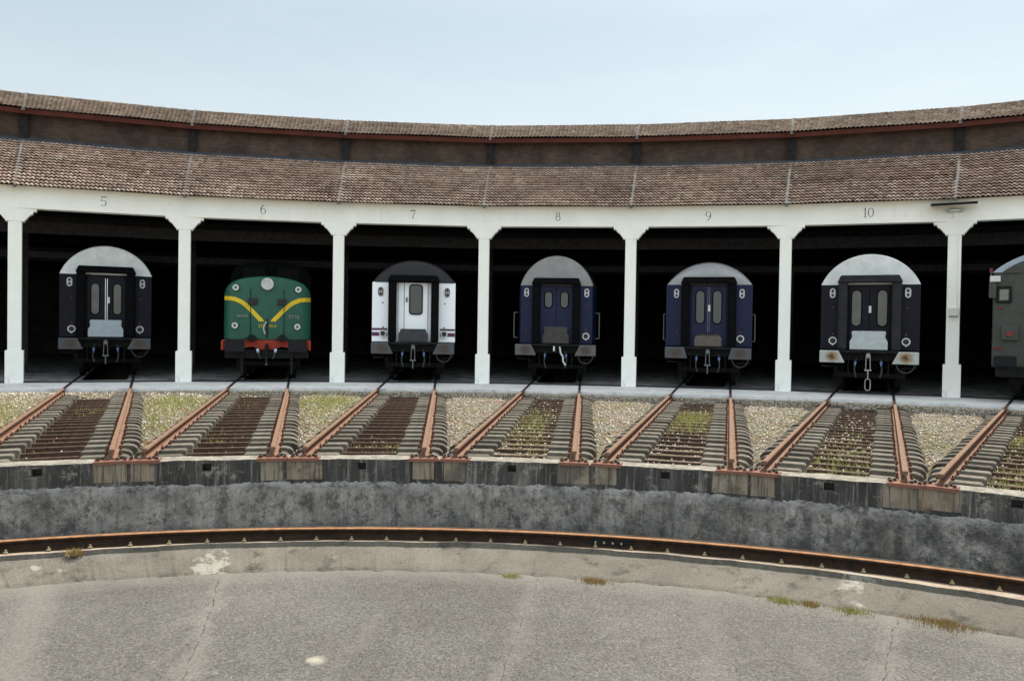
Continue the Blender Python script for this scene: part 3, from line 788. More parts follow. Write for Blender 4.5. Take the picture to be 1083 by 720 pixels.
pt(0, 13.1, .15, .3, 120, -.55); pt(3.5, 15.2, .2, .12, 90, -.35)
B = []
for (a, r, lat, sr, sl, n_) in patches:
    er = np.array([math.sin(a), math.cos(a)]); et = np.array([math.cos(a), -math.sin(a)])
    for _ in range(n_):
        q = er*(r+rng.normal(0, sr))+et*(lat+rng.normal(0, sl)); ph = math.atan2(q[0], q[1]); rad = math.hypot(*q)
        if rad < wall_r_at(ph)+.45 or rad > 28.6+dr_at(ph)-2.7 or not P0 < ph < P1: continue
        for __ in range(3): B.append((q[0]+rng.normal(0, .025), q[1]+rng.normal(0, .025)))
def blades(B, hmin, hmax, zf, w=.006):
    n = len(B); V = np.zeros((n, 3, 3)); an = rng.uniform(0, PI, n); h = rng.uniform(hmin, hmax, n); le = rng.normal(0, .35, (n, 2))*h[:, None]
    X = np.array(B); Z = np.array([zf(x, y) for x, y in B])
    V[:, 0] = np.stack([X[:, 0]-np.cos(an)*w, X[:, 1]-np.sin(an)*w, Z-.01], 1); V[:, 1] = np.stack([X[:, 0]+np.cos(an)*w, X[:, 1]+np.sin(an)*w, Z-.01], 1)
    V[:, 2] = np.stack([X[:, 0]+le[:, 0], X[:, 1]+le[:, 1], Z+h], 1)
    return V.reshape(-1, 3), np.arange(3*n).reshape(-1, 3)
V, Fq = blades(B, .03, .11, ground_z, .008)
tag(np_mesh('grass', V, Fq, grass_m, np.clip(rng.normal(.5, .25, len(Fq)), 0, 1)), 'thin yellowish grass growing in patches between the tracks', kind='stuff')

# weeds rooted in the kerb joint
def weed(pos, spread, n_, h, mat, label, z=PIT_Z):
    spread *= .75; n_ = int(n_*.8)
    Bq = [(rng.normal(0, spread), rng.normal(0, spread*.8)) for _ in range(n_*3)]; h *= .6
    V, Fq = blades(Bq, h*.3, h, lambda x, y: 0, .007)
    o = np_mesh('weed', V, Fq, mat, np.clip(rng.normal(.45, .3, len(Fq)), 0, 1)); o.location = (pos[0], pos[1], z); o.rotation_euler[2] = -math.atan2(pos[0], pos[1])
    tag(o, label, 'weed', 'weeds along the kerb')
WEEDS = []
def kerbpt(a, d=-.04): return circ(PIT_C, PIT_R+d-.13, a, PIT_Z)
exec('')

# ------------------------------------------------------------------ apron, shed floor, inspection pits
def sector(mb, ra0, ra1, j, z, drop=None, sub=1):
    pass
mb = MB()
zt = SLAB_Z
for j in BAYS:
    a = [cp(j, R-2.55, zt), cp(j+1, R-2.55, zt), cp(j+1, R+.12, zt), cp(j, R+.12, zt)]
    mb.add(a, [(0, 1, 2, 3)])
    b0, b1 = cp(j, R-2.55, zt), cp(j+1, R-2.55, zt)
    mb.add([b0, b1, b1-[0, 0, .4], b0-[0, 0, .4]], [(0, 3, 2, 1)])
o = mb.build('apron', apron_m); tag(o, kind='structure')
fl = MB(); ds = MB(); ip = MB()
for j in BAYS:
    ph, er, et = frame(j)
    r0, r1, r2_ = R+.12, R+1.0, 56.
    q0 = [cp(j, r0, zt-.004), cp(j+1, r0, zt-.004), cp(j+1, r1, zt-.004), cp(j, r1, zt-.004)]
    ds.add(q0, [(0, 1, 2, 3)])
    pr0 = 28.644+dr_at(ph)*1-.1+1.35; hwid = .7
    A, Bq = cp(j, r1, zt-.004), cp(j+1, r1, zt-.004); Cq, Dq = cp(j+1, r2_, zt-.004), cp(j, r2_, zt-.004)
    def L(x, r): p = er*r+et*x; return np.array([p[0], p[1], zt-.004])
    i0, i1, i2, i3 = L(-hwid, pr0), L(hwid, pr0), L(hwid, 54), L(-hwid, 54)
    fl.add([A, Bq, Cq, Dq, i0, i1, i2, i3], [(0, 1, 5, 4), (1, 2, 6, 5), (2, 3, 7, 6), (3, 0, 4, 7)])
    dn = np.array([0, 0, -1.1])
    ip.add([i0, i1, i2, i3, i0+dn, i1+dn, i2+dn, i3+dn], [(0, 1, 5, 4), (1, 2, 6, 5), (2, 3, 7, 6), (3, 0, 4, 7), (4, 5, 6, 7)])
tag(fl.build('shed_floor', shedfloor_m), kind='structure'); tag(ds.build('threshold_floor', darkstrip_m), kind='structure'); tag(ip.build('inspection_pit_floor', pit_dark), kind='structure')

# ------------------------------------------------------------------ roundhouse
rh = tag(empty('roundhouse', (0, 0, 0)), 'curved white-columned locomotive shed with two tiers of clay tile roof', 'roundhouse')
LW = .19            # half width of shaft
def cap_profile():
    right = [(.18, -.42), (.26, -.42), (.26, -.375), (.30, -.345), (.36, -.26), (.40, -.215), (.46, -.175), (.49, -.15), (.49, -.09), (.585, -.09), (.585, 0), (.62, .0)]
    return right
for j in COLS:
    a = col_ang(j); rr0 = R+col_dr(j); base = cp(j, R, 0)
    def L(x, y, z): return (x, y, z)
    mb = MB(); mb.box((0, .19, (ZO-.42)/2+.5), (.37, .37, ZO-.42-1.0+.0))
    shaft_h0, shaft_h1 = 1.0, ZO-.42
    mb = MB(); mb.box((0, .19, (shaft_h0+shaft_h1)/2), (.37, .37, shaft_h1-shaft_h0))
    c = mb.build('column', white_plaster, rh, bevel=.012, loc=(base[0], base[1], 0), rotz=-a)
    mb = MB(); mb.box((0, .19, .5+SLAB_Z/2), (.5, .5, 1.0-SLAB_Z)); mb.build('pedestal', plaster_worn, c, bevel=.012)
    pr = cap_profile(); poly = [(x, ZO+z) for x, z in pr]+[(-x, ZO+z) for x, z in pr[::-1]]
    poly = [(-x, z) for x, z in pr and [(q[0], ZO+q[1]) for q in pr]]
    poly = [(x, ZO+z) for x, z in pr]+[(-x, ZO+z) for x, z in pr[::-1]]
    # order counter-clockwise seen from the front: bottom, right side up, top, left side down
    mb = MB(); half = [(0, ZO-.42)]+[(x, ZO+z) for x, z in pr[1:-1]]+[(0, ZO)]; nh = len(half)
    for sg in (1, -1):
        vs = [(sg*x, .003-x*.089, z) for x, z in half]+[(sg*x, .37-x*.089, z) for x, z in half]
        mb.add(vs, [tuple(range(nh)), tuple(range(2*nh-1, nh-1, -1))]+[((i+1) % nh, i, nh+i, nh+(i+1) % nh) for i in range(nh-1)])
    mb.build('capital', white_plaster, c)
def beam_between(mb, j, ra, rb, z0, z1):
    v = [cp(j, ra, z0), cp(j+1, ra, z0), cp(j+1, rb, z0), cp(j, rb, z0), cp(j, ra, z1), cp(j+1, ra, z1), cp(j+1, rb, z1), cp(j, rb, z1)]
    mb.add(v, [(0, 3, 2, 1), (4, 5, 6, 7), (0, 1, 5, 4), (1, 2, 6, 5), (2, 3, 7, 6), (3, 0, 4, 7)]); return mb

def stroke(mb, pts, ws, y0, y1):
    for (p, w0), (q, w1) in zip(zip(pts[:-1], ws[:-1]), zip(pts[1:], ws[1:])):
        d = np.array(q)-np.array(p); l = np.hypot(*d); 
        if l < 1e-6: continue
        nn = np.array([-d[1], d[0]])/l; d = d/l*.003
        a, b = np.array(p)-d, np.array(q)+d
        poly = [a-nn*w0/2, b-nn*w1/2, b+nn*w1/2, a+nn*w0/2]
        mb.prism([tuple(t) for t in poly], y0, y1)
def arc(cx, cz, rx, rz, t0, t1, n=14, w=(.008, .028)):
    ts = [t0+(t1-t0)*i/n for i in range(n+1)]
    return [(cx+rx*math.cos(math.radians(t)), cz+rz*math.sin(math.radians(t))) for t in ts], [w[0]+(w[1]-w[0])*abs(math.cos(math.radians(t))) for t in ts]
def digit(ch, mb, ox, y0, y1):   # high contrast roman figures, 0.28 m tall
    H = .29
    def S(pts, ws): stroke(mb, [(x+ox, z) for x, z in pts], ws, y0, y1)
    if ch == '5':
        S([(-.05, H), (.07, H)], [.03, .03]); S([(-.052, H), (-.06, .155)], [.012, .012]); S(*arc(-.0, .09, .075, .09, 130, -140))
    elif ch == '6':
        S(*arc(0, .085, .075, .085, 0, 360)); S(*arc(.06, .13, .135, .16, 180, 100, w=(.012, .034)))
    elif ch == '7':
        S([(-.075, H-.01), (.08, H-.01)], [.03, .03]); S([(-.075, H), (-.075, H-.06)], [.012, .012]); S([(.08, H-.01), (.02, .13), (-.005, 0)], [.01, .02, .03])
    elif ch == '8':
        S(*arc(0, .215, .055, .07, 0, 360)); S(*arc(0, .078, .072, .078, 0, 360))
    elif ch == '9':
        S(*arc(0, .2, .075, .085, 0, 360)); S(*arc(-.06, .16, .135, .16, 0, -80, w=(.012, .034)))
    elif ch == '1':
        S([(0, 0), (0, H)], [.03, .03]); S([(-.045, 0), (.045, 0)], [.012, .012]); S([(0, H), (-.05, H-.05)], [.012, .012])
    elif ch == '0':
        S(*arc(0, H/2, .075, H/2-.005, 0, 360, 20))

def tile_panel(e0, e1, t0, t1, nrows, ncols, seed, shift=0):
    """barrel tiles between eave corners e0,e1 and upper corners t0,t1"""
    rg_ = np.random.default_rng(seed); ns = 6
    ph = np.linspace(0, 1, ns); hp = .05*np.array([0, .6, 1, .95, .5, 0])
    e0, e1, t0, t1 = (np.array(q, float) for q in (e0, e1, t0, t1))
    nrm = np.cross(e1-e0, t0-e0); nrm /= np.linalg.norm(nrm)
    V = []; Fc = []; T = []
    base = 0
    for i in range(nrows):
        v0 = i/nrows; v1 = min(1, (i+1.12)/nrows)
        rowj = rg_.normal(0, .006)
        us = np.arange(ncols)
        jz = rg_.normal(0, .003, ncols); jv = (rg_.normal(0, .02, ncols)+rg_.normal(0, .02))/nrows
        tn = np.clip((rg_.beta(4, 3.6, ncols)*.75+rg_.beta(1.2, 1.2, ncols)*.25)+rg_.normal(0, .04), 0, 1)
        for c in range(ncols):
            u = (c+ph)/ncols
            vb = v0+jv[c]
            def P(u_, v_, h_):
                a = e0+(e1-e0)*u_[:, None]; b = t0+(t1-t0)*u_[:, None]
                return a+(b-a)*v_+nrm*h_[:, None]
            sag = .015*math.sin(v0*PI+seed)*math.sin(PI*c/ncols*2+seed*1.7)
            bot = P(u, vb, hp+.10+jz[c]+sag); top = P(u, v1, hp*.9+.002+jz[c]+sag); lip = P(u, vb+.003, hp+.055+jz[c]+sag)
            V.append(bot); V.append(top); V.append(lip)
            k = np.arange(ns-1)
            Fc.append(np.stack([base+k, base+k+1, base+ns+k+1, base+ns+k], 1)); Fc.append(np.stack([base+2*ns+k, base+2*ns+k+1, base+k+1, base+k], 1))
            T.append(np.full(ns-1, tn[c])); T.append(np.full(ns-1, tn[c]))
            base += 3*ns
    return np.concatenate(V), np.concatenate(Fc), np.concatenate(T)

def slab_between(j, pts, th):
    """closed sheet along profile pts [(r,z)...] between column lines j and j+1"""
    mb = MB(); n_ = len(pts)
    vs = [cp(j, r, z) for r, z in pts]+[cp(j+1, r, z) for r, z in pts]+[cp(j, r, z-th) for r, z in pts]+[cp(j+1, r, z-th) for r, z in pts]
    fs = []
    for i in range(n_-1): fs += [(i, n_+i, n_+i+1, i+1), (2*n_+i, 2*n_+i+1, 3*n_+i+1, 3*n_+i)]
    fs += [(0, 2*n_, 3*n_, n_), (n_-1, 2*n_-1, 4*n_-1, 3*n_-1)]
    return mb.add(vs, fs)

uacc = 0
RW = 34.25
for j in BAYS:
    ph, er, et = frame(j)
    # front lintel with its painted number
    mb = MB(); beam_between(mb, j, R, R+.38, ZO, Z1+.1)
    li = mb.build('lintel', white_plaster, rh)
    if 0 <= j <= 5:
        p0, p1 = cp(j, R, 0), cp(j+1, R, 0); dd = p1-p0; az = math.atan2(dd[1], dd[0])
        fr = {0: .505, 1: .5, 2: .505, 3: .505, 4: .505, 5: .5}[j]; c = p0+dd*fr
        mb = MB(); txt = str(j+5)
        if txt == '10': digit('1', mb, -.09, -.004, .006); digit('0', mb, .075, -.004, .006)
        else: digit(txt, mb, 0, -.004, .006)
        o = mb.build('bay_number', num_paint, li, loc=(c[0], c[1], ZO+.2), rotz=az)
    # lower roof: timber deck and tiles
    sl = (Z2-Z1)/(R2-R1)
    dk = slab_between(j, [(R1+.42, Z1-.02+sl*.39), (RW+.1, Z1-.015+sl*(RW+.1-R1-.03))], .035); dk.build('roof_deck', dark_timber, rh)
    V, Fq, T = tile_panel(cp(j, R1, Z1), cp(j+1, R1, Z1), cp(j, R2-.3, Z2-.3*sl), cp(j+1, R2-.3, Z2-.3*sl), 16, 38, 100+j)
    np_mesh('lower_tiling', V, Fq, tile_low, T, rh)
    fb = slab_between(j, [(R2-.55, Z2-.55*sl+.085), (R2-.1, Z2-.1*sl+.075), (RW+.02, Z2+.16)], .05); fb.build('flashing', lead, rh)
    # clerestory brick wall
    mb = MB(); w = float(np.linalg.norm(cp(j+1, RW, 0)-cp(j, RW, 0)))
    v = [cp(j, RW, Z2-.1), cp(j+1, RW, Z2-.1), cp(j+1, RW, Z3+.12), cp(j, RW, Z3+.12)]
    mb.add(v, [(0, 1, 2, 3)], [[(uacc, 0), (uacc+w, 0), (uacc+w, 1.3), (uacc, 1.3)]])
    v2 = [q+er*.2 for q in v]; mb.add(v2, [(3, 2, 1, 0)], [[(0, 0)]*4]); uacc += w+.11
    mb.build('brick_wall', brick, rh)
    su = (Z4-Z3)/(R4-R3)
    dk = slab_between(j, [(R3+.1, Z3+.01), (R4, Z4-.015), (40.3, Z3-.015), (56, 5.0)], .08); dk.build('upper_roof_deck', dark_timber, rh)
    mb = MB(); beam_between(mb, j, R3+.035, R3+.085, Z3-.15, Z3+.03); mb.build('fascia', fascia_m, rh)
    V, Fq, T = tile_panel(cp(j, R3, Z3), cp(j+1, R3, Z3), cp(j, R4, Z4), cp(j+1, R4, Z4), 9, 38, 200+j)
    np_mesh('upper_tiling', V, Fq, tile_up, T, rh)
    V, Fq, T = tile_panel(cp(j+1, 40.3, Z3+.02), cp(j, 40.3, Z3+.02), cp(j+1, R4, Z4), cp(j, R4, Z4), 6, 24, 300+j)
    np_mesh('rear_tiling', V, Fq, tile_up, T, rh)
    # rounded ridge tiles
    mb = MB(); a_, b_ = cp(j, R4, Z4+.02), cp(j+1, R4, Z4+.02); nn = 13; d = (b_-a_)/nn
    for q in range(nn): mb.cyl(a_+d*q, a_+d*(q+1.08), .075+.008*rs.random(), 8, .062)
    mb.build('ridge', tile_up, rh)
    # inner beams and back wall
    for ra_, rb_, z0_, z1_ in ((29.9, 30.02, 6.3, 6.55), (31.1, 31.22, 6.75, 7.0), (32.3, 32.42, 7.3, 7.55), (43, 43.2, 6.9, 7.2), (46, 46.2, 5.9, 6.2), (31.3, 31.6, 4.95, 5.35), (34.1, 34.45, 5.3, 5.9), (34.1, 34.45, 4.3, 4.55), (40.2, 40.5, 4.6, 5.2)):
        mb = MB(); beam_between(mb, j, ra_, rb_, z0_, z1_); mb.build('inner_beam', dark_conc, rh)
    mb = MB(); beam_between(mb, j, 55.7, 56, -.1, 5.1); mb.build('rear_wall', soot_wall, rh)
for j in COLS:
    a = col_ang(j); b = cp(j, 0, 0)
    def P3(r, x, z): q = cp(j, r, z); return q+np.array([math.cos(a), -math.sin(a), 0])*x
    def strip(mb, prof_, hw_, th):
        n_ = len(prof_)
        vs = [P3(r, -hw_, z) for r, z in prof_]+[P3(r, hw_, z) for r, z in prof_]+[P3(r, -hw_, z+th) for r, z in prof_]+[P3(r, hw_, z+th) for r, z in prof_]
        fs = [(0, n_, 3*n_, 2*n_), (n_-1, 3*n_-1, 4*n_-1, 2*n_-1)]
        for i in range(n_-1): fs += [(2*n_+i, 3*n_+i, 3*n_+i+1, 2*n_+i+1), (i, 2*n_+i, 2*n_+i+1, i+1), (n_+i, n_+i+1, 3*n_+i+1, 3*n_+i)]
        return mb.add(vs, fs)
    mb = MB(); strip(mb, [(R1-.03, Z1-.02), (R2-.35, Z2-.35*sl)], .05, .1); mb.build('roof_rib', zinc, rh)
    mb = MB(); strip(mb, [(R3-.03, Z3-.05), (R4, Z4)], .06, .12); mb.build('roof_rib', zinc, rh)
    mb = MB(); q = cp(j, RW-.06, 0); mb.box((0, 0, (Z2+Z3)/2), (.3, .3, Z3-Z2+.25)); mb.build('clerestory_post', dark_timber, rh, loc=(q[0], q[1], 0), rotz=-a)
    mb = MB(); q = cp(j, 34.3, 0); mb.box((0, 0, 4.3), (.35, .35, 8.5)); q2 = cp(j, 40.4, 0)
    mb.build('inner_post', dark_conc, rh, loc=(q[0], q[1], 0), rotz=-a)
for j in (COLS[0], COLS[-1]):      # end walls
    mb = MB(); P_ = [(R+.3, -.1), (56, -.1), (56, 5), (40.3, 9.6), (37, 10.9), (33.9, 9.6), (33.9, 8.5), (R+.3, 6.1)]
    vs = [cp(j, r, z) for r, z in P_]; mb.add(vs, [tuple(range(len(P_)))]); mb.build('end_wall', soot_wall, rh)

# floodlight, its little canopy and a switch box on the column right of bay 10
j = 6; a = col_ang(j); q = cp(j, R, 0)
fl_ = tag(empty('floodlight', (q[0], q[1], 5.78), -a), 'white floodlight under a small dark canopy above the column right of bay 10', 'floodlight')
mb = MB(); mb.box((0, -.1, .0), (.42, .14, .07)); mb.box((-.17, -.1, -.035), (.14, .12, .06), Matrix.Rotation(.35, 3, 'Y')); mb.box((.17, -.1, -.03), (.14, .12, .06), Matrix.Rotation(-.35, 3, 'Y')); mb.box((0, -.02, .02), (.1, .06, .08)); mb.build('lamp_head', simple('lamp_grey', (.42, .45, .48), .5, var=.1), fl_, bevel=.015)
mb = MB(); mb.box((.0, -.175, -.005), (.22, .012, .045)); mb.build('lamp_glass', chrome, fl_)
mb = MB(); mb.tube([(-.05, -.015, -.04), (-.06, -.02, -.22), (-.2, -.02, -.27), (-.35, -.02, -.25)], .005, 6); mb.build('cable', dull_metal, fl_)
cn = MB(); cn.box((-.03, -.38, .16), (1.25, .5, .04), Matrix.Rotation(.12, 3, 'X'))
cn.box((-.03, -.62, .13), (1.25, .02, .08)); o = cn.build('rain_canopy', dark_steel, loc=(q[0], q[1], 5.78), rotz=-a, bevel=.006)
tag(o, 'thin dark sheet canopy at the eave above the floodlight', 'canopy')
mb = MB(); mb.box((.02, -.05, 2.62), (.26, .1, .27)); o = mb.build('junction_box', simple('beige_box', (.6, .58, .5), .6, var=.05), loc=(q[0], q[1], 0), rotz=-a, bevel=.012)
tag(o, 'small beige electrical box on the column right of bay 10', 'junction box')
mb = MB(); mb.box((.02, -.103, 2.5), (.24, .012, .02)); ob = mb.build('lid_seam', dark_steel, o); 
mb = MB(); mb.cyl((.1, -.012, 2.76), (.1, -.012, 5.0), .012, 6); mb.build('conduit', white_plaster, o)

# ------------------------------------------------------------------ rolling stock
def ovalpoly(cx, cz, w, h, n=8):
    r = w/2; pts = []
    for (oz, t0) in ((h/2-r, 0), (-h/2+r, 180)):
        pts += [(cx+r*math.cos(math.radians(t0+180*i/n)), cz+oz+r*math.sin(math.radians(t0+180*i/n))) for i in range(n+1)]
    return pts
def roundrect(cx, cz, w, h, r, n=4):
    pts = []
    for sx, sz, t0 in ((1, 1, 0), (-1, 1, 90), (-1, -1, 180), (1, -1, 270)):
        pts += [(cx+sx*(w/2-r)+r*math.cos(math.radians(t0+90*i/n)), cz+sz*(h/2-r)+r*math.sin(math.radians(t0+90*i/n))) for i in range(n+1)]
    return pts
def frame_poly(mb, outer, inner, y0, y1):
    n_ = len(outer); vs = [(x, y0, z) for x, z in outer]+[(x, y0, z) for x, z in inner]+[(x, y1, z) for x, z in outer]+[(x, y1, z) for x, z in inner]
    fs = []
    for i in range(n_):
        k = (i+1) % n_; fs += [(i, k, n_+k, n_+i), (i, 2*n_+i, 2*n_+k, k), (n_+i, n_+k, 3*n_+k, 3*n_+i)]
    return mb.add(vs, fs)
def roof_arc(hw_, ze, zt_, n=22, power=1.0):
    out = []
    h = zt_-ze; rad = (hw_*hw_+h*h)/(2*h); t0 = math.asin(min(1, hw_/rad)) if h < hw_ else PI-math.asin(hw_/rad)
    for i in range(n+1):
        t = t0*(1-2*i/n); x = rad*math.sin(t); z = zt_-rad+rad*math.cos(t)
        out.append((x, max(ze, z)))
    return out
def wheelset(parent, y):
    mb = MB()
    for s in (-1, 1): mb.cyl((s*.8, y, .46), (s*.93, y, .46), .46, 28); mb.cyl((s*.78, y, .46), (s*.8, y, .46), .49, 28)
    mb.cyl((-.9, y, .46), (.9, y, .46), .08, 12); return mb.build('wheelset', dark_steel, parent)
def underparts(root, yoff, bodybottom, length, beam_m=dark_steel, link='full', hoses=True):
    bg = MB(); 
    for y in (yoff+2.0, yoff+4.5): 
        for s in (-1, 1): bg.box((s*1.02, y, .5), (.16, .5, .34))
    for s in (-1, 1): bg.box((s*1.02, yoff+3.25, .72), (.14, 3.4, .2))
    bg.box((0, yoff+3.25, .75), (1.9, .5, .25)); bg.box((0, yoff+1.35, .55), (2.1, .08, .15))
    bo = bg.build('bogie', dark_steel, root); wheelset(bo, yoff+2.0); wheelset(bo, yoff+4.5)
    mb = MB(); mb.box((0, yoff+.15+length/2-.2, bodybottom-.13), (2.5, length-.6, .24)); mb.box((0, yoff+.02, bodybottom-.17), (2.7, .14, .3)); mb.build('underframe', beam_m, root)
    mb = MB(); mb.box((0, yoff-.12, 1.14), (.09, .34, .12)); mb.box((0, yoff-.3, 1.19), (.08, .08, .2)); mb.build('drawhook', dark_steel, root)
    if link:
        mb = MB(); zt_, zb_ = (1.26, .78)
        lm = link_m
        for s in (-1, 1): mb.cyl((s*.055, yoff-.34, zt_), (s*.065, yoff-.34, zb_), .014, 6)
        mb.box((0, yoff-.34, zb_), (.2, .04, .045)); mb.box((0, yoff-.345, zt_-.02), (.1, .05, .14)); mb.cyl((0, yoff-.34, zb_), (0, yoff-.34, zb_-.28), .02, 8)
        if link == 'full':
            lp = ovalpoly(0, .33, .15, .36, 6); mb.tube([(x, yoff-.34, z) for x, z in lp+lp[:1]], .016, 6)
        mb.build('screw_coupling', lm if link == 'full' else simple('dull_link', (.14, .14, .14), .6), root)
    if hoses:
        for s in (-1, 1):
            mb = MB(); mb.tube([(s*.34, yoff-.08, 1.15), (s*.38, yoff-.2, 1.02), (s*.39, yoff-.22, .75), (s*.34, yoff-.2, .55)], .022, 6)
            h = mb.build('brake_hose', hose_m, root)
            m1 = MB(); m1.cyl((s*.37, yoff-.24, 1.0), (s*.37, yoff-.12, 1.03), .042, 8); m1.box((s*.37, yoff-.26, .97), (.03, .03, .12)); m1.build('angle_cock', blue_cock, h)
            mb = MB(); mb.tube([(s*.56, yoff-.08, 1.12), (s*.58, yoff-.16, .9), (s*.56, yoff-.14, .6)], .018, 6); mb.build('steam_pipe', dark_steel, root)
    for s in (-1, 1):
        mb = MB(); mb.box((s*1.2, yoff+.1, .86), (.34, .28, .03)); mb.tube([(s*1.35, yoff+.1, .88), (s*1.35, yoff+.05, 1.2)], .014, 6); mb.build('footstep', dark_steel, root)
def buffers(root, yoff, mat, zc=1.19, w=.7, h=.4, taper=.13, cx=1.04):
    for s in (-1, 1):
        m1 = MB(); x0, x1 = -w/2, w/2
        # inner end cut back at the top
        inn = -s
        poly = [(-w/2, -h/2), (w/2, -h/2), (w/2, h/2), (-w/2, h/2)]
        if taper:
            if s > 0: poly = [(-w/2-.02, -h/2), (w/2, -h/2), (w/2, h/2), (-w/2+taper+.04, h/2)]
            else: poly = [(-w/2, -h/2), (w/2+.02, -h/2), (w/2-taper-.04, h/2), (-w/2, h/2)]
        m1.prism(poly, -.03, .03)
        o = m1.build('buffer', mat, root, bevel=.02, loc=(s*cx, yoff-.55, zc))
        m1 = MB(); m1.cyl((0, .03, 0), (0, .28, 0), .09, 14).cyl((0, .25, 0), (0, .55, 0), .14, 14); m1.build('buffer_stem', dark_steel, o)

def coach(j, rf, lat, sp):
    ph, er, et = frame(j); p = er*rf+et*lat
    root = tag(empty(sp.get('name', 'railway_coach'), (p[0], p[1], 0), -ph), sp['label'], sp.get('cat', 'coach'), 'carriages stabled in the shed')
    hw_, zb, ze, zt_ = sp.get('hw', 1.43), sp.get('zb', 1.39), sp.get('ze', 3.47), sp.get('zt', 4.43); L = 23.5
    # body shell, lofted front to back so the ends can taper
    st_ = sp.get('loft', [(0, 1.0), (.03, 1.0), (L, 1.0)])
    mb = MB(); sec = [(-1, zb), (-1, ze), (1, ze), (1, zb)]; vs = []
    for y, k in st_: vs += [(x*hw_*k, y, z) for x, z in sec]
    fs = [(0, 3, 2, 1)]
    for i in range(len(st_)-1):
        for q in range(4): fs.append((4*i+q, 4*i+(q+1) % 4, 4*i+4+(q+1) % 4, 4*i+4+q))
    e = 4*(len(st_)-1); fs.append((e, e+1, e+2, e+3))
    mb.add(vs, fs); body = mb.build('body', sp['body'], root, bevel=.03)
    # roof with its end cap
    dome = sp.get('dome', [(-.0, .985, .97), (.03, 1, 1)])
    mb = MB(); rings = [(y, kx*st_[0][1], kz) for y, kx, kz in dome]+[(y, k, 1) for y, k in st_ if y > dome[-1][0]]
    vs = []; n_ = 23
    for y, kx, kz in rings: vs += [(x*kx, y, ze+.002+(z-ze)*kz) for x, z in roof_arc(hw_+.0, ze, zt_, 22, sp.get('rp', .92))]
    fs = []
    for i in range(len(rings)-1):
        for q in range(n_-1): fs.append((i*n_+q, (i+1)*n_+q, (i+1)*n_+q+1, i*n_+q+1))
    fs.append(tuple(range(n_))[::-1]); fs.append(tuple((len(rings)-1)*n_+q for q in range(n_)))
    mb.cur = 0; mb.add(vs, fs)
    if 'roofside' in sp:
        mi = []
        for i in range(len(rings)-1):
            for q in range(n_-1): mi.append(1 if rings[i+1][0] > .05 else 0)
        mb.mi = mi+[0, 0]
        mb.build('roof', [sp['roof'], sp['roofside']], root)
    else: mb.build('roof', sp['roof'], root, smooth=False)
    yb = -.02
    # gangway surround: rubber tubes standing proud of the end
    gh, gt = sp.get('gw', .9), sp.get('gt', 3.74); tw = .27
    for s in (-1, 1):
        m1 = MB(); m1.box((s*(gh-tw/2), -.17, (zb+gt-.15)/2), (tw, .34, gt-.15-zb)); m1.build('gangway_side', sp.get('rubber', rubber), root, bevel=.07)
    m1 = MB(); m1.prism([(-gh-.03, gt-.22), (gh+.03, gt-.22), (gh-.07, gt), (-gh+.07, gt)], -.4, .02); m1.build('gangway_top', sp.get('rubber', rubber), root, bevel=.03)
    # doors
    dz0, dz1 = zb+.02, ze-.02
    if sp.get('single'):
        m1 = MB(); m1.box((-.03, -.04, (dz0+dz1)/2), (1.0, .05, dz1-dz0)); d = m1.build('end_door', sp['body'], root, bevel=.01)
        m1 = MB(); m1.box((-.33, -.07, (dz0+dz1)/2), (.015, .012, dz1-dz0-.06)); m1.build('door_seam', rubber, d)
        m1 = MB(); m1.prism(roundrect(.07, 2.86, .4, .98, .09), -.085, -.06); m1.build('window', glass, d)
        m1 = MB(); frame_poly(m1, roundrect(.07, 2.86, .47, 1.05, .12), roundrect(.07, 2.86, .39, .97, .085), -.095, -.06); m1.build('window_seal', rubber, d)
        m1 = MB(); m1.box((-.24, -.09, 2.85), (.04, .05, .16)); m1.build('handle', dark_steel, d)
    else:
        ww, wh, wc, wx = sp.get('win', (.28, 1.12, 2.72, .32))
        for s in (-1, 1):
            m1 = MB(); m1.box((s*.292, -.04, (dz0+dz1)/2), (.57, .05, dz1-dz0)); d = m1.build('door_leaf', sp.get('door', sp['body']), root, bevel=.008)
            m1 = MB(); m1.prism(ovalpoly(s*wx, wc, ww, wh), -.078, -.06); m1.build('window', sp.get('glass', glass_reflect_tint), d)
            m1 = MB(); frame_poly(m1, ovalpoly(s*wx, wc, ww+.06, wh+.06), ovalpoly(s*wx, wc, ww-.01, wh-.01), -.088, -.06); m1.build('window_seal', rubber, d)
            if sp.get('bar'):
                m1 = MB(); m1.box((s*.028, -.085, 2.65), (.022, .03, 1.55)); m1.build('edge_strip', chrome if sp['bar'] == 1 else simple('dull_strip', (.1, .12, .16), .4), d)
        if sp.get('lock', True):
            m1 = MB(); m1.box((.02+sp.get('lockx', 0), -.1, sp.get('lockz', 2.68)), (.075, .05, .22)); m1.build('door_lock', white_trim, root, bevel=.01)
    # fold plate of the gangway
    pw_, pz0, pz1 = sp.get('fold', (.54, 1.42, 2.0))
    m1 = MB(); m1.prism([(-pw_, pz0), (pw_, pz0), (pw_, pz0+.25), (pw_-.07, pz0+.38), (pw_-.05, pz1-.03), (pw_-.1, pz1), (-pw_+.1, pz1), (-pw_+.05, pz1-.03), (-pw_+.07, pz0+.38), (-pw_, pz0+.25)], -.34, -.3)
    m1.build('footplate', sp['plate'], root, bevel=.012)
    m1 = MB(); m1.box((0, -.2, zb-.03), (1.7, .4, .07)); m1.build('end_step', dark_steel, root)
    # marker lamps (two round lenses in an upright oval frame), tail lamps, small reds
    mx, mz = sp.get('mark', (1.08, 3.2))
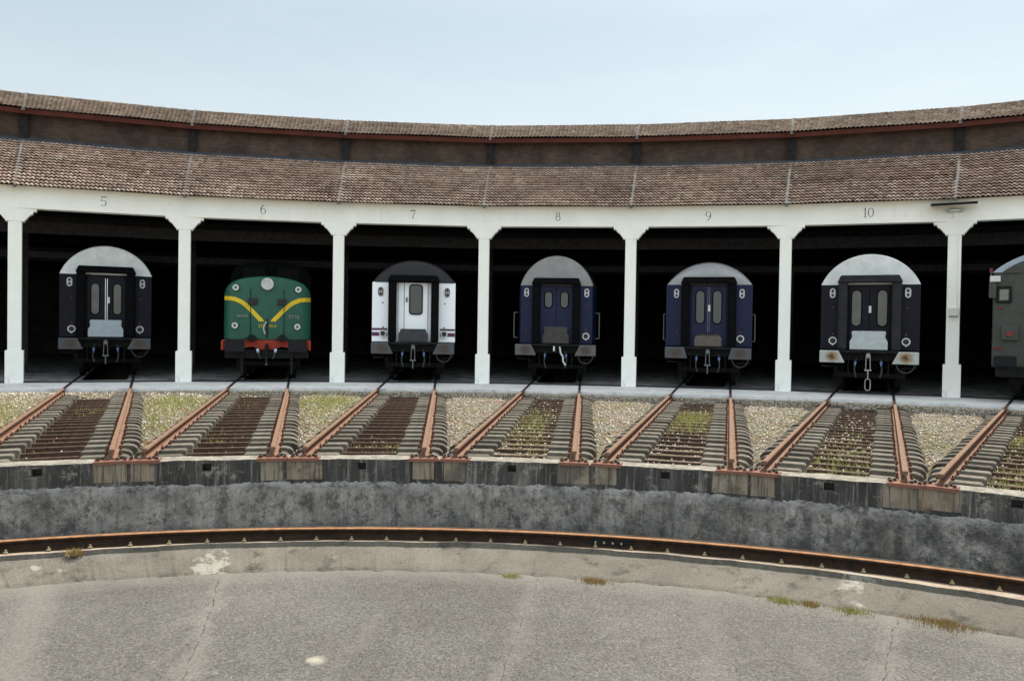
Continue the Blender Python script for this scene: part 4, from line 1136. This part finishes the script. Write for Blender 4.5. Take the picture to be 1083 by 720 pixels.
    for s in (-1, 1):
        m1 = MB(); frame_poly(m1, ovalpoly(s*mx, mz, .165, .31), ovalpoly(s*mx, mz, .105, .25), -.035, 0); mk = m1.build('marker_lamp', sp.get('ringc', white_trim), root)
        m1 = MB(); m1.prism(ovalpoly(s*mx, mz, .12, .265), -.012, .0); m1.build('lamp_plate', white_trim, mk)
        m1 = MB()
        for q in (-1, 1): m1.cyl((s*mx, 0, mz+q*.068), (s*mx, -.022, mz+q*.068), .042, 14)
        m1.box((s*mx, -.014, mz), (.012, .004, .1))
        m1.build('lens', black_trim, mk)
        if sp.get('tail', (1, 1))[0 if s < 0 else 1]:
            m1 = MB(); m1.ring(s*1.05, 1.68, .085, .125, -.06, 0, 24); m1.box((s*1.05, -.03, 1.545), (.04, .05, .03)); t = m1.build('tail_lamp', sp.get('tailc', white_trim), root)
            m1 = MB(); m1.cyl((s*1.05, 0, 1.68), (s*1.05, -.035, 1.68), .088, 20); m1.build('lens', black_trim, t)
        m1 = MB(); m1.cyl((s*1.05, .0, 1.9), (s*1.05, -.03, 1.9), .028, 10)
        if sp.get('dots', True): m1.cyl((s*1.07, .0, 2.74), (s*1.07, -.02, 2.74), .024, 10)
        m1.build('reflector', red_lens, root)
        if sp.get('rails'):
            m1 = MB(); x = s*(hw_*st_[-1][1]+.09); m1.tube([(s*hw_*.97, .35, 2.5), (x, .3, 2.5), (x, .3, 1.6), (s*hw_*.97, .35, 1.6)], .02, 6); m1.build('handrail', simple('pale_handrail', (.12, .12, .12), .5), root)
    underparts(root, 0, zb, L, link=sp.get('link', 'full'))
    buffers(root, 0, sp['buf'], 1.19, .72, .38, sp.get('taper', .13))
    # jumper cable looped under the right-hand buffer
    m1 = MB(); lp = [(1.05+.26*math.cos(math.radians(t)), -.1, 1.02+.3*math.sin(math.radians(t))*1.0) for t in range(180, 361, 15)]; m1.tube(lp, .02, 6); m1.build('jumper_cable', hose_m, root)
    return root

coach(0, 30.8, .02, dict(label='blackish navy coach with pale roof end and bluish footplate, standing in bay 5', body=navy_dark, roof=paint('white_roof_end_paint', (.82, .86, .86), .5), roofside=roof_grey, plate=plate_blue, buf=buf_grey, link='short', bar=1, win=(.24, 1.05, 2.72, .34), zt=4.55, ze=3.55, gt=3.83, mark=(1.12, 3.28), glass=glass_reflect_tint, lockx=.05, tailc=white_trim))
c7 = coach(2, 27.95, .1, dict(label='white coach with dark roof, purple band and single end door, standing in bay 7', body=coach_white, roof=roof_dark, plate=plate_dark, buf=buf_grey, single=True, link='short', zt=4.22, ze=3.45, gt=3.68, gw=.86, ringc=black_trim, mark=(1.14, 3.12), fold=(.5, 1.42, 1.85), dome=[(-.02, .93, .8), (.05, .97, .92), (.2, 1, 1)], rp=.95))
coach(3, 28.6, .0, dict(label='blue coach with tapered end, tall grey roof dome and single tail lamp, in bay 8', body=navy, roof=roof_grey, roofside=roof_dark, plate=plate_dull, buf=buf_dull, link=None, loft=[(0, .885), (.05, .9), (1.3, 1), (23.5, 1)], zt=4.5, ze=3.45, gt=3.70, gw=.84, win=(.25, .55, 2.95, .28), fold=(.46, 1.42, 2.0), tail=(0, 1), rails=True, mark=(1.06, 3.2), lock=False, rp=.93, glass=glass))
coach(4, 28.5, .11, dict(label='blue coach with shiny silver domed roof and handrails, standing in bay 9', body=navy_mid, roof=roof_shiny, plate=plate_rusty, buf=buf_grey, link='short', bar=2, win=(.27, 1.1, 2.74, .28), tail=(0, 1), rails=True, dome=[(-.0, .97, .45), (.06, .985, .7), (.22, .995, .87), (.5, 1, .96), (.9, 1, 1)], zt=4.33, ze=3.5, gt=3.74, taper=.05, dots=False, fold=(.44, 1.42, 1.8), glass=glass, lockz=2.7))
coach(5, 28.3, .13, dict(label='dark navy coach with white roof end and rust-spotted pale footplate and buffers, in bay 10', body=navy_dark, roof=roof_pale, roofside=roof_grey, plate=plate_pale, buf=buf_pale, rubber=rubber_grey, zt=4.42, ze=3.46, win=(.27, 1.12, 2.72, .37)))
# purple band pieces and extras on the white coach
for s in (-1, 1):
    for z, h in ((1.83, .07), (1.66, .13)):
        m1 = MB(); m1.box((s*1.165, -.008, z), (.515, .012, h)); o = m1.build('purple_band', purple, c7)
# loose white hose hanging on the bay 8 coach
c8 = [o for o in COL.objects if o.parent is None and o.get('label', '').endswith('in bay 8')][0]
m1 = MB(); m1.tube([(.15, -.36, 1.3), (.18, -.4, 1.1), (.27, -.4, .95), (.27, -.4, .8), (.36, -.4, .66)], .03, 8); m1.build('white_hose', white_trim, c8)
m1 = MB(); m1.box((-.05, -.37, 1.25), (.06, .05, .2)); m1.build('hook_end', white_trim, c8)

# green locomotive in bay 6
j = 1; ph, er, et = frame(j); p = er*28.2+et*.15
lo = tag(empty('locomotive', (p[0], p[1], 0), -ph), 'green nose-fronted locomotive with yellow V stripes and red buffer beam in bay 6', 'locomotive')
NZ = 1.42
planx = [0, .3, .52, .8, 1.05, 1.25, 1.38, 1.43]; plany = [0, .0, .012, .06, .12, .22, .4, .62]
def nose_y(x): return float(np.interp(abs(x), planx, plany))
def nose_top(x): return 3.56-.27*(abs(x)/1.43)**2-.28*(abs(x)/1.43)**9
xs = sorted(set([-v for v in np.linspace(0, 1.43, 19)]+list(np.linspace(0, 1.43, 19))))
mb = MB(); rows = []
zs = list(np.linspace(0, 1, 9))
vs = []
for x in xs:
    zt_ = nose_top(x)
    for k in range(9):
        z = NZ+(zt_-.1-NZ)*zs[k]; vs.append((x, nose_y(x), z))
    for k in range(1, 6):      # rounded top edge
        t = PI/2*k/5; vs.append((x, nose_y(x)+.14*(1-math.cos(t)), zt_-.1+.1*math.sin(t)))
    vs.append((x, 3.35, zt_+.01))
m_ = 15
mb.add(vs, [(i*m_+k, (i+1)*m_+k, (i+1)*m_+k+1, i*m_+k+1) for i in range(len(xs)-1) for k in range(m_-1)])
for s in (-1, 1): mb.add([(s*1.43, .62, NZ), (s*1.43, 3.35, NZ), (s*1.43, 3.35, nose_top(1.43)), (s*1.43, .72, nose_top(1.43)-.02)], [(0, 1, 2, 3)])
bodyo = mb.build('nose', loco_green, lo, smooth=True)
def on_nose(x, z, out=0): return (x, nose_y(x)-out, z)
# cab behind the nose
mb = MB(); sec = [(-1.45, NZ), (-1.45, 3.75), (-1.3, 4.05), (-.8, 4.25), (0, 4.33), (.8, 4.25), (1.3, 4.05), (1.45, 3.75), (1.45, NZ)]
mb.prism(sec, 3.3, 18); cab = mb.build('cab', loco_dark, lo, bevel=.03)
for s in (-1, 1):
    m1 = MB(); m1.prism(roundrect(s*.62, 3.86, .8, .4, .06), 3.27, 3.295); m1.build('windscreen', simple('dull_dark_glass', (.003, .004, .004), .5, spec=.08), cab)
    m1 = MB(); frame_poly(m1, roundrect(s*.62, 3.86, .88, .48, .09), roundrect(s*.62, 3.86, .79, .39, .06), 3.26, 3.298); m1.build('window_frame', loco_dark, cab)
# stripes following the nose surface
for s in (-1, 1):
    pts = [(1.425, 2.80), (1.38, 2.80), (1.22, 2.79), (1.05, 2.765), (.85, 2.68), (.68, 2.56), (.5, 2.38), (.33, 2.2), (.17, 2.03)]
    mb = MB(); vs = []
    P_ = []
    for (x0, z0), (x1, z1) in zip(pts[:-1], pts[1:]):
        for t in (0, .25, .5, .75): P_.append((x0+(x1-x0)*t, z0+(z1-z0)*t))
    P_.append(pts[-1])
    for i, (x, z) in enumerate(P_):
        a, b = P_[max(0, i-1)], P_[min(len(P_)-1, i+1)]; d = np.array([b[0]-a[0], b[1]-a[1]]); d /= np.hypot(*d); nn = np.array([-d[1], d[0]])*.07
        if i == len(P_)-1: nn = np.array([-.075, 0])*-1
        if nn[1] > 0 or True:
            for q in (-1, 1):
                xx, zz = x+nn[0]*q, z+nn[1]*q; xx = min(xx, 1.429); vs.append((s*xx, nose_y(xx)-.006, zz))
    mb.add(vs, [(2*i, 2*i+2, 2*i+3, 2*i+1) for i in range(len(P_)-1)])
    mb.build('yellow_stripe', loco_yellow, lo)
for x, z in ((-1.02, 3.15), (1.0, 3.13), (-1.04, 1.88), (.98, 1.86)):
    y = nose_y(x); m1 = MB(); m1.cyl((x, y+.1, z), (x, y-.07, z), .125, 20); hs = m1.build('lamp_housing', loco_green, lo)
    m1 = MB(); m1.ring(x, z, .055, .1, y-.1, y-.06, 22); m1.build('lamp_ring', white_trim, hs)
    m1 = MB(); m1.cyl((x, y-.06, z), (x, y-.085, z), .056, 16); m1.build('lens', lamp_glass, hs)
m1 = MB(); m1.ring(0, 3.29, .135, .2, -.16, .2, 28); hd = m1.build('headlamp', simple('headlamp_rim', (.45, .44, .42), .4, metal=.3), lo)
m1 = MB(); m1.cyl((0, 0, 3.29), (0, -.13, 3.29), .138, 28); m1.build('lens', head_lens, hd)
for s in (-1, 1):
    m1 = MB(); m1.box((s*.47, nose_y(.47)-.03, 2.69), (.3, .09, .22))
    for q in range(4): m1.box((s*.47-.12+.08*q, nose_y(.47)-.085, 2.69), (.03, .02, .2))
    m1.build('step_vent', black_trim, lo, bevel=.01)
    m1 = MB(); m1.box((s*.54, nose_y(.54)-.012, 2.3), (.018, .02, 1.6)); m1.build('door_seam', loco_dark, lo)
    m1 = MB(); m1.cyl((s*.5, -.02, 1.47), (s*.5, -.32, 1.47), .12, 12); m1.box((s*.5, -.2, 1.43), (.42, .3, .07)); m1.build('nose_step', dark_steel, lo)
def text(body, x, z, h, mat, name, y):
    c = bpy.data.curves.new(name, 'FONT'); c.body = body; c.size = h*1.4; c.align_x = 'CENTER'; c.extrude = .004
    t = bpy.data.objects.new('tmp', c); COL.objects.link(t); dg = bpy.context.evaluated_depsgraph_get()
    me = bpy.data.meshes.new_from_object(t.evaluated_get(dg)); bpy.data.objects.remove(t)
    me.materials.clear(); me.materials.append(mat)
    o = bpy.data.objects.new(name, me); COL.objects.link(o); o.parent = lo; o.rotation_euler[0] = PI/2; o.location = (x, y, z); return o
text('277-010-3', 0, 1.83, .1, loco_yellow, 'running_number', -.008)
o = text('RENFE', -.8, 2.16, .09, dull_metal, 'raised_lettering', nose_y(.68)-.012); o.rotation_euler[2] = -.2
o = text('7710', .86, 2.13, .13, dull_metal, 'raised_number', nose_y(.7)-.014); o.rotation_euler[2] = .2
m1 = MB(); m1.box((0, -.02, 1.8), (.06, .03, .66)); m1.cyl((0, -.05, 2.1), (0, -.05, 1.5), .03, 8); m1.build('centre_seam', black_trim, lo)
m1 = MB(); m1.tube([(-.02, -.09, 2.02), (-.08, -.11, 1.93), (-.12, -.12, 1.8), (-.09, -.12, 1.7), (-.06, -.12, 1.6)], .024, 8); m1.build('jumper_hose', simple('grey_hose', (.4, .4, .4), .6), lo)
mb = MB(); mb.prism([(-1.43, 1.1), (-.8, 1.12), (-.45, 1.18), (-.3, 1.08), (.3, 1.08), (.45, 1.18), (.8, 1.12), (1.43, 1.1), (1.43, 1.4), (-1.43, 1.4)], .0, .14); mb.build('buffer_beam', loco_red, lo, bevel=.01)
for s in (-1, 1):
    m1 = MB(); m1.box((s*1.0, -.5, 1.21), (.62, .06, .4)); o = m1.build('buffer', buf_black, lo, bevel=.03); m1 = MB(); m1.cyl((s*1.0, -.47, 1.2), (s*1.0, .02, 1.2), .14, 14); m1.build('buffer_stem', dark_steel, o)
    m1 = MB(); m1.box((s*1.4, -.2, 1.22), (.06, .35, .3)); m1.build('beam_end', loco_red, lo)
    m1 = MB(); m1.tube([(s*.3, -.05, 1.15), (s*.3, -.22, 1.05), (s*.26, -.25, .95), (s*.2, -.22, .78)], .024, 6); h = m1.build('brake_hose', hose_m, lo)
    m1 = MB(); m1.cyl((s*.29, -.3, 1.08), (s*.27, -.2, 1.0), .045, 8); m1.build('angle_cock', simple('pale_blue_cock', (.45, .55, .7), .5), h)
    m1 = MB(); m1.box((s*.8, .0, .6), (.08, .1, .7)); m1.build('guard_iron', dark_steel, lo)
underparts(lo, .1, 1.1, 17, link=None, hoses=False)
m1 = MB(); m1.box((0, -.2, 1.15), (.12, .4, .16)); m1.box((0, -.42, .9), (.07, .06, .5)); m1.build('screw_coupling', dark_steel, lo)
m1 = MB(); m1.cyl((0, -.45, .6), (0, -.4, .62), .035, 10); m1.build('coupling_tip', rust_plate, lo)

# grey-green van in the bay right of number 10, its left half in view
j = 6; ph, er, et = frame(j); p = er*27.9+et*(.12)
va = tag(empty('mail_van', (p[0], p[1], 0), -ph), 'grey-green van with pale roof at the right edge, in the bay beyond number 10', 'van', 'carriages stabled in the shed')
HW = 1.46
mb = MB(); mb.box((0, 10, (1.0+3.78)/2), (HW*2, 20, 2.78)); body = mb.build('body', grey_green, va, bevel=.05)
mb = MB(); ra = roof_arc(HW+.02, 3.74, 4.34, 22, 1); mb.prism(ra, -.02, 20); mb.build('roof', paint('bluish_roof_end', (.3, .35, .42), .5), va)
mb = MB(); ra2 = roof_arc(HW-.2, 3.72, 4.2, 22, 1); mb.prism(ra2, -.04, .02); mb.build('roof_end_panel', grey_green, va)
for s in (-1, 1):
    m1 = MB(); m1.box((s*(HW-.06), -.1, 3.55), (.26, .2, .17)); lm = m1.build('lamp_box', white_trim, va, bevel=.02)
    m1 = MB(); m1.box((s*(HW-.0), -.08, 3.25), (.18, .14, .5)); m1.cyl((s*(HW+.05), -.06, 3.64), (s*(HW+.05), -.06, 3.8), .03, 8); m1.build('lamp_bracket', grey_green, lm, bevel=.015)
    m1 = MB(); m1.cyl((s*(HW+.05), -.06, 3.76), (s*(HW+.05), -.06, 3.86), .04, 8); m1.build('red_cap', red_lens, lm)
    m1 = MB(); frame_poly(m1, roundrect(s*1.18, 3.1, .38, .48, .04), roundrect(s*1.18, 3.1, .28, .38, .03), -.05, 0); m1.build('plate_frame', dark_steel, va)
    m1 = MB(); m1.box((s*1.18, -.012, 3.1), (.22, .02, .3)); m1.build('notice_plate', simple('dim_plate', (.2, .2, .19), .6), va)
    m1 = MB(); m1.box((s*1.02, -.06, 2.0), (.42, .12, .42)); jb = m1.build('socket_box', grey_green, va, bevel=.02)
    m1 = MB(); m1.cyl((s*1.02, -.12, 1.98), (s*1.02, -.17, 1.98), .09, 14); m1.build('socket_cap', red_lens, jb)
    m1 = MB(); m1.box((s*1.26, -.02, 2.72), (.12, .03, .05)); m1.box((s*1.3, -.02, 1.55), (.24, .03, .045)); m1.box((s*.93, -.02, 1.28), (.18, .03, .06)); m1.build('red_mark', simple('dull_red_mark', (.2, .03, .02), .7), va)
    m1 = MB(); m1.box((s*.62, -.015, 2.4), (.03, .03, 2.6)); m1.build('door_post', dark_steel, va)
    m1 = MB(); m1.prism(roundrect(s*1.1, 1.2, .56, .3, .06), -.5, -.44); b_ = m1.build('buffer', buf_black, va, bevel=.02)
    m1 = MB(); m1.cyl((s*1.1, -.45, 1.2), (s*1.1, 0, 1.2), .13, 12); m1.build('buffer_stem', dark_steel, b_)
m1 = MB(); m1.box((0, -.03, 2.4), (1.15, .05, 2.6)); m1.build('end_door', grey_green, va, bevel=.01)
underparts(va, 0, 1.05, 20, link=None)

# ------------------------------------------------------------------ weeds at the kerb
def polar_pit(x, y): return math.atan2(x-PIT_C[0], y-PIT_C[1])
weed(kerbpt(.068, -.02), .07, 90, .07, grass_m, 'small green tuft by the middle of the kerb', PIT_Z)
weed(kerbpt(.155, -.02), .10, 170, .09, redweed_m, 'green and reddish weed at the kerb below the rail joint', PIT_Z)
weed(kerbpt(.335, -.0), .10, 200, .1, grass_m, 'bright green weed at the right part of the kerb', PIT_Z)
weed(kerbpt(.36, -.0), .07, 110, .1, redweed_m, 'reddish weed between two green ones at the right part of the kerb', PIT_Z)
weed(kerbpt(.395, -.0), .12, 150, .08, grass_m, 'low green weed right of the reddish one at the kerb', PIT_Z)
weed(kerbpt(.47, .1), .2, 380, .07, redweed_m, 'wide patch of dry reddish weed at the far right of the kerb', PIT_Z+.02)
weed(circ(LEDGE_C, LEDGE_R-.03, -.36, 0), .06, 130, .13, redweed_m, 'tall weed with reddish leaves on the left part of the ledge', LEDGE_Z-.03)

# ------------------------------------------------------------------ camera, light, sky
cam = bpy.data.cameras.new('camera'); co = bpy.data.objects.new('camera', cam); COL.objects.link(co); sc.camera = co
ca, sa = math.cos(YAW), math.sin(YAW); ct, st2 = math.cos(PITCH), math.sin(PITCH)
right0 = Vector((ca, -sa, 0)); fwd = Vector((sa*ct, ca*ct, st2)); up0 = right0.cross(fwd)
X = right0*math.cos(ROLL)+up0*math.sin(ROLL); U = up0*math.cos(ROLL)-right0*math.sin(ROLL)
M = Matrix((X, U, -fwd)).transposed().to_4x4(); M.translation = CAM
co.matrix_world = M
cam.sensor_width = 36; cam.lens = F_PX/1083*36; cam.clip_end = 2000; cam.clip_start = .05
SUN_AZ, SUN_EL = math.radians(30), math.radians(58.5)
sd = Vector((math.sin(SUN_AZ)*math.cos(SUN_EL), math.cos(SUN_AZ)*math.cos(SUN_EL), math.sin(SUN_EL)))
sun = bpy.data.lights.new('sun', 'SUN'); sun.energy = 4.9; sun.angle = math.radians(.6); sun.color = (1, .94, .84)
so = bpy.data.objects.new('sun', sun); COL.objects.link(so); so.rotation_euler = sd.to_track_quat('Z', 'Y').to_euler(); so.location = (0, 0, 60)
w = bpy.data.worlds.new('World'); sc.world = w; w.use_nodes = True
nt = w.node_tree; bg = nt.nodes['Background']; sky = nt.nodes.new('ShaderNodeTexSky'); sky.sky_type = 'NISHITA'
sky.sun_disc = False; sky.sun_elevation = SUN_EL; sky.sun_rotation = SUN_AZ; sky.air_density = 1.3; sky.dust_density = 2.2; sky.ozone_density = 2.0; sky.altitude = 50
hs = nt.nodes.new('ShaderNodeHueSaturation'); hs.inputs['Saturation'].default_value = .4; nt.links.new(sky.outputs[0], hs.inputs['Color'])
tcw = nt.nodes.new('ShaderNodeTexCoord'); sxw = nt.nodes.new('ShaderNodeSeparateXYZ'); nt.links.new(tcw.outputs['Generated'], sxw.inputs[0])
veil = ramp(nt, sxw.outputs['Z'], [(0, (.285, .312, .312)), (.14, (.255, .292, .302)), (.36, (.165, .222, .25)), (.55, (.27, .31, .335)), (.85, (.47, .485, .49))])  # upper stops lifted out of view, added as fill for the shaded fronts
vm = nt.nodes.new('ShaderNodeVectorMath'); vm.operation = 'SCALE'; vm.inputs['Scale'].default_value = 8.0; nt.links.new(veil, vm.inputs[0])
cl = noise(nt, 2.2, 6, .6, vec=tcw.outputs['Generated'], stretch=(1, 1, 4.5))
cir = mix(nt, ramp(nt, cl, [(.45, g(0)), (.75, g(.35))]), vm.outputs[0], (2.5, 2.68, 2.72))
skc = mix(nt, .78, hs.outputs[0], cir)
back = N(nt, 'ShaderNodeMapRange'); back.inputs['From Min'].default_value = .1; back.inputs['From Max'].default_value = -.8; back.inputs['To Min'].default_value = 1.; back.inputs['To Max'].default_value = 1.9; nt.links.new(sxw.outputs['Y'], back.inputs['Value'])  # brighter unseen sky behind the camera, added to fill shaded columns and beams
sk2 = nt.nodes.new('ShaderNodeVectorMath'); sk2.operation = 'SCALE'; nt.links.new(skc, sk2.inputs[0]); nt.links.new(back.outputs[0], sk2.inputs['Scale']); skc = sk2.outputs[0]
nt.links.new(skc, bg.inputs[0]); bg.inputs[1].default_value = .15
vs_ = sc.view_settings; vs_.view_transform = 'Standard'; vs_.look = 'None'; vs_.exposure = 0.93; vs_.gamma = 1; vs_.use_curve_mapping = False
sc.cycles.max_bounces = 6
